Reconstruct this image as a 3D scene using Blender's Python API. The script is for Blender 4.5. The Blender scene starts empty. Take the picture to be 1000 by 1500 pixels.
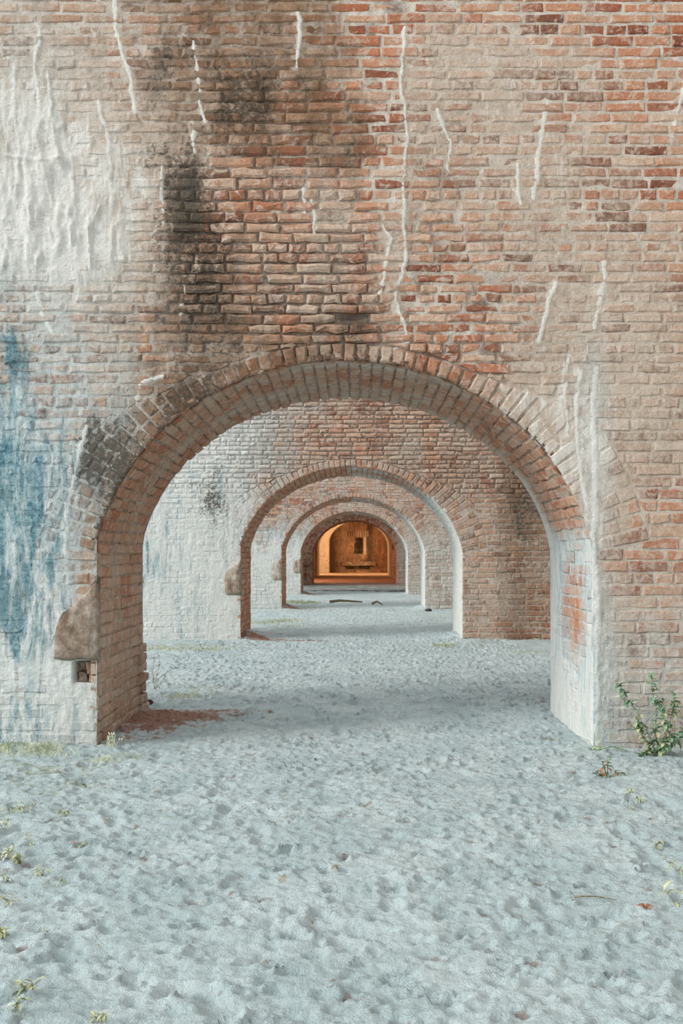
import bpy, math, random
import numpy as np
from mathutils import Vector

C = bpy.context.scene.collection
sc = bpy.context.scene
random.seed(7)
RNG = np.random.default_rng(11)

# ------------------------------------------------------------ camera, light, exposure
FOC = 1440.0            # focal length in pixels of the 1000x1500 frame
Y1 = 5.7                # distance of the first wall
S = Y1 / FOC            # metres per unit of the wall's own (u, v) grid
CX, CY, CZ = 522.5, 810.0, 1.126
cam_d = bpy.data.cameras.new('camera'); cam = bpy.data.objects.new('camera', cam_d); C.objects.link(cam)
cam.location = (0, 0, CZ); cam.rotation_euler = (math.pi / 2, 0, 0)
cam_d.sensor_fit = 'AUTO'; cam_d.sensor_width = 36.0; cam_d.lens = 36.0 * FOC / 1500.0
cam_d.shift_x = -(CX - 500.0) / 1500.0; cam_d.shift_y = (CY - 750.0) / 1500.0
cam_d.clip_start = 0.05; cam_d.clip_end = 200
sc.camera = cam

world = bpy.data.worlds.new('sky'); sc.world = world; world.use_nodes = True
wb = world.node_tree.nodes['Background']
wb.inputs['Color'].default_value = (0.93, 0.98, 1.0, 1); wb.inputs['Strength'].default_value = 1.0
sun_d = bpy.data.lights.new('sun', 'SUN'); sun = bpy.data.objects.new('sun', sun_d); C.objects.link(sun)
sun_d.energy = 2.1; sun_d.angle = math.radians(22); sun_d.color = (1.0, 0.975, 0.93)
sun.rotation_euler = Vector((0.84, 0.34, -0.42)).to_track_quat('-Z', 'Y').to_euler()
lamp_d = bpy.data.lights.new('warm_light', 'AREA'); lamp = bpy.data.objects.new('warm_light', lamp_d); C.objects.link(lamp)
lamp_d.energy = 260; lamp_d.shape = 'RECTANGLE'; lamp_d.size = 2.0; lamp_d.size_y = 2.0; lamp_d.color = (1.0, 0.60, 0.30)
lamp.location = (-3.6, 50.6, 2.3); lamp.rotation_euler = Vector((1.0, -0.25, -0.14)).to_track_quat('-Z', 'Y').to_euler()
lamp2_d = bpy.data.lights.new('warm_light', 'AREA'); lamp2 = bpy.data.objects.new('warm_light', lamp2_d); C.objects.link(lamp2)
lamp2_d.energy = 200; lamp2_d.shape = 'RECTANGLE'; lamp2_d.size = 1.6; lamp2_d.size_y = 1.6; lamp2_d.color = (1.0, 0.52, 0.24)
lamp2.location = (3.6, 50.5, 2.4); lamp2.rotation_euler = Vector((-1.0, 0.35, -0.25)).to_track_quat('-Z', 'Y').to_euler()
fill_light_d = bpy.data.lights.new('warm_light', 'AREA'); fill_light = bpy.data.objects.new('warm_light', fill_light_d); C.objects.link(fill_light)  # added fill light, unseen, lifts the floor and pier behind the fifth wall
fill_light_d.energy = 220; fill_light_d.shape = 'RECTANGLE'; fill_light_d.size = 2.0; fill_light_d.size_y = 1.5; fill_light_d.color = (1.0, 0.42, 0.22)
fill_light.location = (-3.7, 38.0, 2.6); fill_light.rotation_euler = Vector((1.0, 0.35, -0.35)).to_track_quat('-Z', 'Y').to_euler()
sc.view_settings.view_transform = 'Standard'; sc.view_settings.look = 'None'
sc.view_settings.exposure = 0.24; sc.view_settings.gamma = 1.0; sc.view_settings.use_curve_mapping = False
sc.cycles.max_bounces = 8; sc.cycles.diffuse_bounces = 7

# ------------------------------------------------------------ noise
_T = RNG.random((256, 256))
def vnoise(x, y):
    xi = np.floor(x).astype(int); yi = np.floor(y).astype(int)
    fx = x - xi; fy = y - yi
    fx = fx * fx * (3 - 2 * fx); fy = fy * fy * (3 - 2 * fy)
    a = _T[xi & 255, yi & 255]; b = _T[(xi + 1) & 255, yi & 255]
    c = _T[xi & 255, (yi + 1) & 255]; d = _T[(xi + 1) & 255, (yi + 1) & 255]
    return (a * (1 - fx) + b * fx) * (1 - fy) + (c * (1 - fx) + d * fx) * fy
def fbm(x, y, o=4, seed=0):
    x = np.asarray(x, float) + 17.3 * seed; y = np.asarray(y, float) + 9.1 * seed
    r = 0.0; amp = 0.5; tot = 0
    for _ in range(o):
        r = r + amp * vnoise(x, y); tot += amp
        x = x * 2.03 + 5.7; y = y * 2.03 + 3.1; amp *= 0.5
    return r / tot
def sst(x, a, b):
    t = np.clip((x - a) / (b - a), 0, 1); return t * t * (3 - 2 * t)

# ------------------------------------------------------------ stain maps (shape of real lime, soot and algae marks)
def dm(txt):
    return np.array([[int(c) for c in r] for r in txt.split()], float) / 9.0
def sample(m, u, v, u0, v0, cell):
    x = np.clip((np.asarray(u, float) - u0) / cell - 0.5, 0, m.shape[1] - 1.001)
    y = np.clip((np.asarray(v, float) - v0) / cell - 0.5, 0, m.shape[0] - 1.001)
    xi = x.astype(int); yi = y.astype(int); fx = x - xi; fy = y - yi
    xj = np.minimum(xi + 1, m.shape[1] - 1); yj = np.minimum(yi + 1, m.shape[0] - 1)
    return (m[yi, xi] * (1 - fx) + m[yi, xj] * fx) * (1 - fy) + (m[yj, xi] * (1 - fx) + m[yj, xj] * fx) * fy
W1 = dm("""44443211122233332211 66544222111345665422 77654231112456665433 88765331111454665433
 89876432221344556443 99887421562333566443 99986222364533456444 99986213453522345555
 67765324553422235665 56544422332322245665 35543432234522356665 45554332222223568765
 65564333333334667765 77653333333335677755 76463333333335677643 76454333333335678543
 86444333333335678554 89444333333335677665 89865333333335677666 99877333333335677666
 88887333333335677665 88888333333335677665""")
S1 = dm("""00023220000000000000 00006544140000000000 00005277440000000000 00001187300011000000
 00004530035024000000 00003931021033000000 00004950000001000000 00004750010040000000
 01002740000010000000 23005651137100010000 42005554422100002000 31215852100001000000
 20645750000000000000 10674000000000000000 20362000000000000000 10130000000000000000
 31000000000000000000 52010000000000000000 41010000000000000000 20000000000000000000
 10000000000000000000 12000000000000000000""")
T1 = dm("""00000000000000000000 00000000000000000000 00000000000000000000 00000000000000000000
 00000000000000000000 00001300000000000000 00001200000000000000 00000200000000000000
 10000000000000000000 40000000000000000000 74000000000000000000 74321000000000000000
 65322000000000000000 86320000000000000000 86232000000000000000 75211000000000000000
 65100000000000000000 86100000000000000000 65100000000000000000 43100000000000000000
 43111000000000000000 53221000000000000000""")
B1 = dm("""22345688882000000000 22345688882000000000 22356788881110000000 11245688886122110000
 11234466666133110000 11224433332123111000 01123333333222211100 01123333333222111000
 12227773443322211100 22227774544332221110 12227776654322221110 12357875543333322100
 11357873333333222100 01346333333333211110 04654333333333111111 04654333333333111111
 04654333333333110000 04643333333333110000 00012333333333110000 00001333333333110000
 01111333333333111111 12221333333333222222""")
R1 = dm("""22222444558888888899 22224455568754446788 11222455668754445677 11112445678765445677
 01111225567766554567 00111246667776554569 00011456667776655446 11112455666777655444
 22224556656777655444 22444456666777654222 24455556666777654222 24456667666666554222
 12245666666666542122 11122566666666442244 11222566666666444479 11222566666666444589
 11224566666666444599 11124566666666444578 11122566666666444244 11122566666666442224
 11122566666666442224 11122566666666442224""")
E1 = dm("""22223322222211111111 22224433332111111111 22224454442122111111 12223444544233111111
 22233444444233111111 22234555554343111111 22223566665333211111 22233577776333211111
 33333677887333322111 33344667787333322111 33222222787654332111 34222222777666432111
 34222222666666432111 33222222555555431111 23334555555555431111 22223555555555321111
 12222555555555321111 12222555555555321111 12222555555555321111 12222555555555321111
 12222555555555321111 22222555555555321111""")
W2 = dm("""66565543333333 88875433443322 98864444433322 98774444443223 88874444444333 88874444444334
 97884444444532 97884444444422""")
S2 = dm("""00011000000000 00203000000142 00401100000063 00620000000265 00200000000154 00000000000143
 00000000000241 00000000000031""")
T2 = dm("""00000000000000 01100000000000 01200000000000 41400000000000 31200000000000 50000000000000
 30000000000000 00000000000000""")
R2 = dm("""33334555554444 22334566654433 11234566654433 11133555554434 11122555554433 11122555554434
 11122555554456 11122555554467""")
B2 = dm("""11223333333344 11122333333385 11122333333386 11111333333287
 11111333333286 10111333333386 10111333333285 00111333333283""")
# lime runs on the first wall: (points, half width, height in m)
DRIPS = [([(592,40),(588,120),(596,200),(590,260),(594,380),(578,440),(590,470)],4.5,.010),
 ([(556,560-130),(562,400),(572,350),(560,330)],5,.010),([(457,280),(460,330),(462,362)],4,.012),([(444,270),(447,312)],6,.012),
 ([(284,60),(288,100),(293,150),(302,178)],5,.011),([(436,20),(440,60),(433,100)],5,.011),([(282,180),(285,222)],6,.010),
 ([(238,235),(236,280),(240,330)],4,.010),([(170,0),(168,30),(186,100),(200,165)],6,.008),([(55,430),(62,460),(78,490)],7,.009),
 ([(125,625),(118,660),(108,700),(98,760),(96,810)],6,.007),([(885,385),(882,420),(870,480)],8,.008),([(812,415),(800,460),(788,500)],6,.008),
 ([(872,540),(868,600),(872,680),(868,780),(874,900),(874,1090)],9,.007),([(850,545),(843,610),(848,680),(860,740)],6,.007),
 ([(834,520),(826,580),(832,640)],4,.007),([(757,240),(762,300)],4,.008),([(803,150),(792,200),(782,290)],8,.005),
 ([(30,570),(26,640),(28,760),(22,860)],9,.007),([(20,95),(22,160),(30,230)],5,.010),([(70,110),(78,190),(88,240)],5,.012),
 ([(10,228),(60,236),(90,232)],5,.012),([(35,240),(45,300),(55,390)],5,.010),([(105,225),(108,280),(100,330)],4,.012),
 ([(130,320),(133,395)],3,.012),([(103,330),(104,358)],3,.012),([(62,240),(78,300)],4,.011),([(88,300),(112,330),(128,336)],5,.011),
 ([(145,150),(160,210),(165,300)],7,.009),([(60,40),(50,100),(60,170)],6,.009),([(270,420),(262,470)],4,.008),
 ([(658,205),(656,250)],4,.009),([(655,205),(640,160)],4,.008),([(1000,120),(985,200)],4,.004),([(645,610),(640,560)],3,.006),
 ([(590,470),(600,500),(560,520)],4,.008),([(200,590),(205,560),(240,550)],4,.006)]

def seg_dist(u, v, pts):
    best = np.full(np.shape(u), 1e9)
    for (x0, y0), (x1, y1) in zip(pts[:-1], pts[1:]):
        dx, dy = x1 - x0, y1 - y0; L = dx * dx + dy * dy
        t = np.clip(((u - x0) * dx + (v - y0) * dy) / L, 0, 1)
        best = np.minimum(best, np.hypot(u - x0 - t * dx, v - y0 - t * dy))
    return best

def attrs(k, u, v):
    """wash, soot, teal, brown, red, cool, erosion at (u, v) of wall k"""
    u = np.asarray(u, float); v = np.asarray(v, float)
    if k == 1:
        g = lambda m: sample(m, u, v, 0, 0, 50)
        w, s, t, b, r, e = g(W1), g(S1), g(T1), g(B1), g(R1), g(E1)
        cool = np.clip(1.0 - u / 330.0, 0, 1) * sst(v, 250, 650) * .9 + .22 * sst(260 - u, 0, 260) + .55 * sst(v, 780, 1060) * (u > 500) \
            + .45 * np.exp(-((u - 870) / 22.0) ** 2) * sst(v, 430, 600)
        edge = np.exp(-((u - 876) / 9.0) ** 2) * sst(v, 700, 800)
        w = w + .25 * edge
    elif k == 2:
        g = lambda m: sample(m, u, v, -200, 300, 100)
        w, s, t, b, r = g(W2) + .07, g(S2), g(T2), g(B2), g(R2) + .08
        e = .30 + .3 * sst(-v, -680, -560); cool = np.clip(1.05 - (u + 100) / 600.0, .1, 1)
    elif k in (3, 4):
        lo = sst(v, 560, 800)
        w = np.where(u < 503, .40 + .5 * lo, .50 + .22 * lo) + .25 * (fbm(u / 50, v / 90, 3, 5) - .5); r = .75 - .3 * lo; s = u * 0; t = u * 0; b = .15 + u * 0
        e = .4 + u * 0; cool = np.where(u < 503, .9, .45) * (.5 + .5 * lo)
    elif k == 5:
        rt = sst(u, 830, 880); w = -.12 + .76 * rt; r = 1.0 - .5 * rt; s = .08 + .5 * sst(v, 820, 900) * (1 - rt); t = u * 0
        b = .28 - .1 * rt; e = .5 + u * 0; cool = .3 + u * 0
    else:
        w = .25 + .35 * fbm(u / 160, v / 160, 3, 5); r = .35 + u * 0; s = .15 + .55 * fbm(u / 120, v / 120, 3, 6); t = u * 0
        b = .6 + u * 0; e = .4 + u * 0; cool = .1 + u * 0
    return w, s, t, b, r, np.clip(cool, 0, 1), e

# ------------------------------------------------------------ materials
def nodes(name):
    m = bpy.data.materials.new(name); m.use_nodes = True
    nt = m.node_tree; bs = nt.nodes['Principled BSDF']; bs.inputs['Roughness'].default_value = 0.95
    bs.inputs['Specular IOR Level'].default_value = 0.15
    return m, nt, bs
class NT:
    def __init__(s, nt): s.nt = nt
    def n(s, t, **kw):
        q = s.nt.nodes.new(t)
        for k, v in kw.items(): setattr(q, k, v)
        return q
    def l(s, a, b): s.nt.links.new(a, b)
    def val(s, sock, x):
        if isinstance(x, (int, float)): sock.default_value = x
        elif isinstance(x, tuple): sock.default_value = x if len(x) != 3 or sock.type == 'VECTOR' else (*x, 1)
        else: s.l(x, sock)
    def math(s, op, a, b=0.0, c=0.0, clamp=False):
        q = s.n('ShaderNodeMath', operation=op, use_clamp=clamp)
        s.val(q.inputs[0], a); s.val(q.inputs[1], b); s.val(q.inputs[2], c); return q.outputs[0]
    def mix(s, f, a, b, mode='MIX'):
        q = s.n('ShaderNodeMix', data_type='RGBA', blend_type=mode)
        s.val(q.inputs[0], f); s.val(q.inputs[6], a); s.val(q.inputs[7], b); return q.outputs[2]
    def noise(s, vec, scale, detail=4, rough=.6, dist=0, gain=True):
        q = s.n('ShaderNodeTexNoise'); s.l(vec, q.inputs['Vector']); q.inputs['Scale'].default_value = scale
        q.inputs['Detail'].default_value = detail; q.inputs['Roughness'].default_value = rough; q.inputs['Distortion'].default_value = dist
        return s.ss0(q.outputs['Fac']) if gain else q.outputs['Fac']
    def ss0(s, x):
        q = s.n('ShaderNodeMapRange'); s.val(q.inputs[0], x); q.inputs[1].default_value = .28; q.inputs[2].default_value = .72; return q.outputs[0]
    def ss(s, x, a, b):
        q = s.n('ShaderNodeMapRange', interpolation_type='SMOOTHSTEP'); s.val(q.inputs[0], x)
        q.inputs[1].default_value = a; q.inputs[2].default_value = b; return q.outputs[0]
    def scaled(s, vec, xyz):
        q = s.n('ShaderNodeVectorMath', operation='MULTIPLY'); s.l(vec, q.inputs[0]); q.inputs[1].default_value = xyz; return q.outputs[0]
    def ramp(s, f, stops):
        q = s.n('ShaderNodeValToRGB'); e = q.color_ramp.elements
        while len(e) < len(stops): e.new(0.5)
        for el, (p, c) in zip(e, stops): el.position = p; el.color = (*c, 1)
        s.l(f, q.inputs[0]); return q.outputs[0]

def masonry(name, mortar):
    m, nt, bs = nodes(name); g = NT(nt)
    pos = g.n('ShaderNodeNewGeometry').outputs['Position']
    A = g.n('ShaderNodeAttribute', attribute_name='stain'); B = g.n('ShaderNodeAttribute', attribute_name='tone')
    sa = g.n('ShaderNodeSeparateColor'); g.l(A.outputs['Color'], sa.inputs[0]); wash, soot, teal = sa.outputs; brown = A.outputs['Alpha']
    sb = g.n('ShaderNodeSeparateColor'); g.l(B.outputs['Color'], sb.inputs[0]); rnd, red, cool = sb.outputs; ero = B.outputs['Alpha']
    streak = g.scaled(pos, (1, 1, .30))
    nf = g.noise(pos, 95, 4, .7); nm = g.noise(pos, 15, 6, .68); nl = g.noise(streak, 5.0, 6, .62, .7); nx = g.noise(pos, 30, 6, .72, .5)
    nv = g.noise(g.scaled(pos, (1, 1, .16)), 24, 5, .7, .5)
    if mortar:
        base = g.mix(nm, (.42, .355, .29), (.76, .71, .64))
        joint_dark = g.ss(g.math('ADD', ero, g.math('MULTIPLY', g.noise(pos, 4.2, 5, .65, .8), 1.0)), .62, 1.15)  # dirt plus the shade of deep joints, both put into the colour
        base = g.mix(g.math('MULTIPLY', joint_dark, .85), base, (.11, .060, .040))
    else:
        a = g.ramp(rnd, [(0, (.17, .095, .065)), (.25, (.36, .21, .14)), (.5, (.49, .315, .22)), (.75, (.50, .345, .25)), (1, (.60, .47, .37))])
        b = g.ramp(rnd, [(0, (.22, .07, .04)), (.25, (.42, .15, .08)), (.55, (.55, .25, .14)), (.8, (.53, .29, .185)), (1, (.60, .40, .28))])
        base = g.mix(g.ss(g.math('ADD', red, g.math('MULTIPLY', g.math('SUBTRACT', nm, .5), .5)), .30, .95), a, b)
        fl = g.ss(g.noise(pos, 13, 6, .72, .8), .54, .70)
        base = g.mix(g.math('MULTIPLY', fl, .60), base, (.66, .55, .46))
        fo = g.ss(g.noise(pos, 21, 5, .7, 1.2), .62, .80)
        base = g.mix(g.math('MULTIPLY', fo, .6), base, (.44, .15, .065))
        pit = g.ss(nf, .70, .95)
        base = g.mix(g.math('MULTIPLY', pit, .6), base, (.12, .07, .045))
    base = g.mix(1.0, base, g.ramp(nf, [(0, (.72, .72, .72)), (1, (1.2, 1.2, 1.2))]), 'MULTIPLY')
    # brown grime
    bf = g.ss(g.math('ADD', brown, g.math('MULTIPLY', g.math('SUBTRACT', nl, .5), .9)), .18, .72)
    bf = g.math('MULTIPLY', bf, g.math('ADD', .30, g.math('MULTIPLY', g.noise(pos, 8, 6, .7, .8), .72)))
    base = g.mix(bf, base, g.mix(nm, (.085, .046, .024), (.27, .165, .095)))
    # lime wash
    t = g.math('ADD', wash, g.math('MULTIPLY', g.math('SUBTRACT', nl, .5), .60))
    t = g.math('ADD', t, g.math('MULTIPLY', g.math('SUBTRACT', nx, .5), .60))
    if mortar: t = g.math('ADD', t, .14)
    wf = g.ss(t, .12, .92)
    warm = g.mix(nm, (.43, .34, .265), (.68, .58, .49)); coolc = g.mix(nv, (.33, .48, .53), (.80, .86, .85))
    wc = g.mix(cool, warm, coolc)
    white = g.ss(g.math('ADD', wash, g.math('MULTIPLY', g.math('SUBTRACT', nv, .5), .5)), .66, 1.0)
    wc = g.mix(g.math('MULTIPLY', white, .75), wc, (.80, .80, .76))
    wc = g.mix(1.0, wc, g.ramp(nf, [(0, (.86, .86, .86)), (1, (1.06, 1.06, 1.06))]), 'MULTIPLY')
    base = g.mix(g.math('MULTIPLY', wf, .93), base, wc)
    # thin dark cracks and scabs in the lime
    ck = g.ss(g.math('ABSOLUTE', g.math('SUBTRACT', g.noise(pos, 9, 6, .7, 1.0), .5)), .022, .0)
    base = g.mix(g.math('MULTIPLY', ck, g.math('MULTIPLY', g.ss(nl, .45, .7), .55)), base, (.22, .17, .12))
    # blue green algae
    tf = g.ss(g.math('ADD', teal, g.math('MULTIPLY', g.math('SUBTRACT', g.noise(g.scaled(pos, (1, 1, .20)), 9, 7, .74, .6), .5), 1.5)), .38, 1.0)
    tf = g.math('MULTIPLY', tf, g.ss(teal, .02, .25))
    tc = g.mix(g.ss(nx, .25, .8), (.030, .135, .18), (.24, .40, .44))
    base = g.mix(g.math('MULTIPLY', tf, .90), base, tc)
    # soot and black mould
    s_ = g.math('ADD', soot, g.math('MULTIPLY', g.math('SUBTRACT', nx, .5), .95))
    s_ = g.math('ADD', s_, g.math('MULTIPLY', g.math('SUBTRACT', nl, .5), .5))
    sf = g.math('MULTIPLY', g.ss(s_, .34, .85), g.ss(soot, .02, .2))
    base = g.mix(g.math('MULTIPLY', sf, .90), base, g.mix(nf, (.028, .023, .018), (.12, .095, .07)))
    g.l(base, bs.inputs['Base Color'])
    h = g.math('ADD', g.math('MULTIPLY', nf, .45), g.math('ADD', nx, g.math('MULTIPLY', nm, .7)))
    bp = g.n('ShaderNodeBump'); bp.inputs['Strength'].default_value = .7; bp.inputs['Distance'].default_value = .008
    g.l(h, bp.inputs['Height']); g.l(bp.outputs[0], bs.inputs['Normal'])
    return m
M_BRICK = masonry('old_brick', False); M_MORTAR = masonry('lime_mortar', True)

def plain(name, c1, c2, scale=20, rough=.9, bump=.3):
    m, nt, bs = nodes(name); g = NT(nt)
    pos = g.n('ShaderNodeNewGeometry').outputs['Position']
    n = g.noise(pos, scale, 5, .65)
    g.l(g.mix(g.ss(n, .3, .7), c1, c2), bs.inputs['Base Color']); bs.inputs['Roughness'].default_value = rough
    bp = g.n('ShaderNodeBump'); bp.inputs['Strength'].default_value = bump; bp.inputs['Distance'].default_value = .01
    g.l(n, bp.inputs['Height']); g.l(bp.outputs[0], bs.inputs['Normal']); return m
M_LEAF = plain('green_leaf', (.10, .24, .15), (.30, .42, .25), 45, .6, 0)
M_LEAF2 = plain('dull_leaf', (.34, .38, .22), (.56, .56, .34), 45, .7, 0)
M_PALE = plain('pale_shoot', (.50, .52, .33), (.78, .76, .58), 45, .7, 0)
M_STEM = plain('stem', (.14, .12, .07), (.30, .25, .15), 60, .8, 0)
M_RUST = plain('dry_leaf', (.30, .10, .05), (.50, .22, .10), 60, .8, 0)
M_DARK = plain('dark_stone', (.05, .05, .05), (.14, .13, .12), 30)
M_GRASS = plain('grass', (.36, .42, .28), (.66, .67, .50), 12, .8, 0)
M_SLAB = plain('concrete_slab', (.22, .235, .23), (.42, .44, .43), 3)
M_WARMSLAB = plain('warm_tinted_floor', (.34, .26, .20), (.50, .40, .31), 2)  # concrete with the end room's orange light tinted into its colour
M_IRON = plain('dark_iron', (.03, .03, .035), (.08, .08, .08), 20)  # near-black iron, dark in its own colour

m, nt, bs = nodes('white_sand'); M_SAND = m; g = NT(nt)
pos = g.n('ShaderNodeNewGeometry').outputs['Position']
A = g.n('ShaderNodeAttribute', attribute_name='soil'); sa = g.n('ShaderNodeSeparateColor'); g.l(A.outputs['Color'], sa.inputs[0]); soil, grs, damp = sa.outputs
n1 = g.noise(pos, 2.2, 6, .65); n2 = g.noise(pos, 40, 5, .7); n3 = g.noise(pos, 260, 3, .7); n4 = g.noise(pos, 9, 5, .7)
base = g.mix(g.ss(n1, .3, .7), (.50, .605, .62), (.60, .70, .71))
base = g.mix(g.math('MULTIPLY', g.ss(n3, .55, .95), .55), base, (.30, .35, .355))
base = g.mix(g.math('MULTIPLY', g.ss(n2, .6, .95), .4), base, (.34, .40, .41))
base = g.mix(g.math('MULTIPLY', g.ss(g.math('ADD', damp, g.math('MULTIPLY', n2, .5)), .70, 1.1), .75), base, (.33, .235, .205))
sf = g.ss(g.math('ADD', soil, g.math('MULTIPLY', g.math('SUBTRACT', n4, .5), 1.3)), .35, .75)
base = g.mix(g.math('MULTIPLY', sf, .9), base, g.mix(n2, (.22, .10, .065), (.46, .24, .165)))
gf = g.ss(g.math('ADD', grs, g.math('MULTIPLY', g.math('SUBTRACT', n4, .5), 1.6)), .40, .9)
base = g.mix(g.math('MULTIPLY', gf, .65), base, g.mix(n2, (.22, .27, .15), (.50, .50, .34)))
g.l(base, bs.inputs['Base Color'])
bp = g.n('ShaderNodeBump'); bp.inputs['Strength'].default_value = .8; bp.inputs['Distance'].default_value = .012
g.l(g.math('ADD', g.math('MULTIPLY', n2, 1.2), g.math('MULTIPLY', n3, .3)), bp.inputs['Height']); g.l(bp.outputs[0], bs.inputs['Normal'])

# ------------------------------------------------------------ object helpers
def mk(name, verts, faces, mat, parent=None, stain=None, tone=None, recenter=True, smooth=False, tagv=None, kind=None, extra=None):
    V = np.asarray(verts, float)
    loc = np.zeros(3)
    if recenter and parent is not None: loc = V.mean(0)
    me = bpy.data.meshes.new(name)
    if isinstance(faces, np.ndarray):
        n = len(V); F = faces; k = F.shape[1]
        me.vertices.add(n); me.vertices.foreach_set('co', (V - loc).astype(np.float32).ravel())
        me.loops.add(F.size); me.loops.foreach_set('vertex_index', F.astype(np.int32).ravel())
        me.polygons.add(len(F)); me.polygons.foreach_set('loop_start', (np.arange(len(F)) * k).astype(np.int32))
        me.update(calc_edges=True)
    else:
        me.from_pydata((V - loc).tolist(), [], faces)
    for nm, d in (('stain', stain), ('tone', tone), ('soil', extra)):
        if d is not None:
            at = me.attributes.new(nm, 'FLOAT_COLOR', 'POINT'); at.data.foreach_set('color', np.asarray(d, np.float32).ravel())
    me.materials.append(mat)
    if smooth: me.polygons.foreach_set('use_smooth', [True] * len(me.polygons))
    o = bpy.data.objects.new(name, me); C.objects.link(o)
    o.location = loc
    if parent is not None:
        o.parent = parent
        o.location = loc - np.array(parent_world(parent))
    if kind: o['kind'] = kind
    if tagv: o['label'], o['category'] = tagv[0], tagv[1]
    if tagv and len(tagv) > 2: o['group'] = tagv[2]
    return o
def parent_world(p):
    v = Vector((0, 0, 0))
    while p is not None: v += p.location; p = p.parent
    return v

class Batch:
    def __init__(s): s.V, s.F, s.A, s.B, s.n = [], [], [], [], 0
    def add(s, b):
        V, F, A, B = b[:4]
        s.V.append(V); s.F += [tuple(i + s.n for i in f) for f in F]; s.A.append(A); s.B.append(B); s.n += len(V)
    def build(s, name, parent, **kw):
        if not s.n: return None
        return mk(name, np.concatenate(s.V), s.F, M_BRICK, parent, np.concatenate(s.A), np.concatenate(s.B), **kw)

def brick(poly, F, k, at, rnd, hf=0.002, hb=-0.035, bev=2.0, jit=1.0, na=3, tone_shift=0.0, over=None):
    """poly: outline in (a, b); F maps (a, b, h) to a point; at(a, b) gives the stains"""
    P = np.array(poly, float); n0 = len(P)
    if n0 == 4 and na > 1:
        a, b, c, d = P
        bot = [a + (b - a) * i / na for i in range(na + 1)]; top = [d + (c - d) * i / na for i in range(na + 1)]
        out = np.array(bot + top[::-1])
    else: out = P
    n = len(out); cen = out.mean(0)
    out = out + RNG.normal(0, .42 * jit, out.shape)
    dirv = cen - out
    ins = out.copy()
    # inset: short way by the bevel, corners a little more
    lo, hi = P.min(0), P.max(0)
    L = np.hypot(*dirv.T)[:, None] + 1e-6
    if n0 == 4 and na > 1:
        e1 = (P[1] - P[0]) / (np.hypot(*(P[1] - P[0])) + 1e-6); e2 = (P[3] - P[0]) / (np.hypot(*(P[3] - P[0])) + 1e-6)
        B_ = bev * (1 + .6 * RNG.random(n))
        s2 = np.array([1.0] * (na + 1) + [-1.0] * (na + 1)); s1 = np.zeros(n)
        s1[0] = s1[-1] = 1; s1[na] = s1[na + 1] = -1
        ins = out + e2 * (s2 * B_)[:, None] + e1 * (s1 * B_ * 1.2)[:, None]
    else:
        ins = out + dirv / L * np.minimum(bev * 1.3, L * .4)
    tilt = RNG.normal(0, .0010 * jit, 2)
    rel = (ins - cen) / (np.abs(ins - cen).max(0) + 1e-6)
    hfront = hf + rel @ tilt + RNG.normal(0, .0008 * jit, n)
    V = [F(p[0], p[1], hb) for p in out] + [F(p[0], p[1], h - .0015 - bev * S * .8) for p, h in zip(out, hfront)] + [F(p[0], p[1], h) for p, h in zip(ins, hfront)]
    faces = []
    for i in range(n):
        j = (i + 1) % n
        faces.append((i, j, n + j, n + i)); faces.append((n + i, n + j, 2 * n + j, 2 * n + i))
    if n0 == 4 and na > 1:
        for i in range(na):
            faces.append((2 * n + i, 2 * n + i + 1, 2 * n + n - 2 - i, 2 * n + n - 1 - i))
    else: faces.append(tuple(range(2 * n, 3 * n)))
    V = np.array(V)
    uv = np.concatenate([out, out, ins])
    w, s, t, b, r, c, e = at(uv[:, 0], uv[:, 1])
    A = np.stack([np.clip(w + RNG.normal(0, .045), 0, 1.2), s, t, b], 1); one = np.ones(len(uv))
    Bt = np.stack([one * rnd, np.clip(r + one * tone_shift, 0, 1), c * one, e * one], 1)
    area = .5 * abs(np.dot(P[:, 0], np.roll(P[:, 1], -1)) - np.dot(P[:, 1], np.roll(P[:, 0], -1)))
    return V, faces, A, Bt, cen, area

def brick_obj(b, parent):
    o = mk('brick', b[0], b[1], M_BRICK, parent, b[2], b[3]); return o

def emit(bricks, parent, keep, limit, stuffname='brickwork'):
    """the largest visible ones become objects, the rest one piece of stuff"""
    vis = sorted([b for b in bricks if keep(b)], key=lambda b: -b[5])[:limit]
    ids = set(id(b) for b in vis); B = Batch()
    for b in bricks:
        if id(b) in ids: brick_obj(b, parent)
        else: B.add(b)
    B.build(stuffname, parent, kind='stuff', recenter=False)

# ------------------------------------------------------------ arch geometry in (u, v)
UC, VC, EA, EB = 503.0, 869.0, 372.0, 342.0
PHI0 = math.asin((VC - 808.0) / EB)
JL, JR = 141.5, 868.5
def ell(phi): return np.array([UC + EA * np.cos(phi), VC - EB * np.sin(phi)])
def nrm(phi):
    n = np.array([EB * np.cos(phi), -EA * np.sin(phi)]); return n / np.hypot(*n)
def phi_of(u, v, off=0): return np.arctan2((VC - v) / (EB + off), (u - UC) / (EA + off))
def ringT(phi):
    c = abs(math.sin(phi)); x = float(sst(c, .50, .93))
    base = 84 if phi < math.pi / 2 else 76
    return base * (1 - x) + 25 * x
def opening_mask(u, v):
    """True inside the opening"""
    e = ((u - UC) / EA) ** 2 + ((VC - v) / EB) ** 2 < 1
    box = (u > JL) & (u < JR)
    return box & ((v > 808) | e)
def project_out(u, v):
    """move points inside the opening to its edge"""
    u = u.copy(); v = v.copy()
    low = v > 808
    left = u < UC
    u[low & left] = JL; u[low & ~left] = JR
    up = ~low
    ph = phi_of(u[up], v[up]); ph = np.clip(ph, PHI0, math.pi - PHI0)
    uu = UC + EA * np.cos(ph); vv = VC - EB * np.sin(ph)
    u[up] = np.clip(uu, JL, JR); v[up] = np.minimum(vv, 808)
    return u, v

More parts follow.
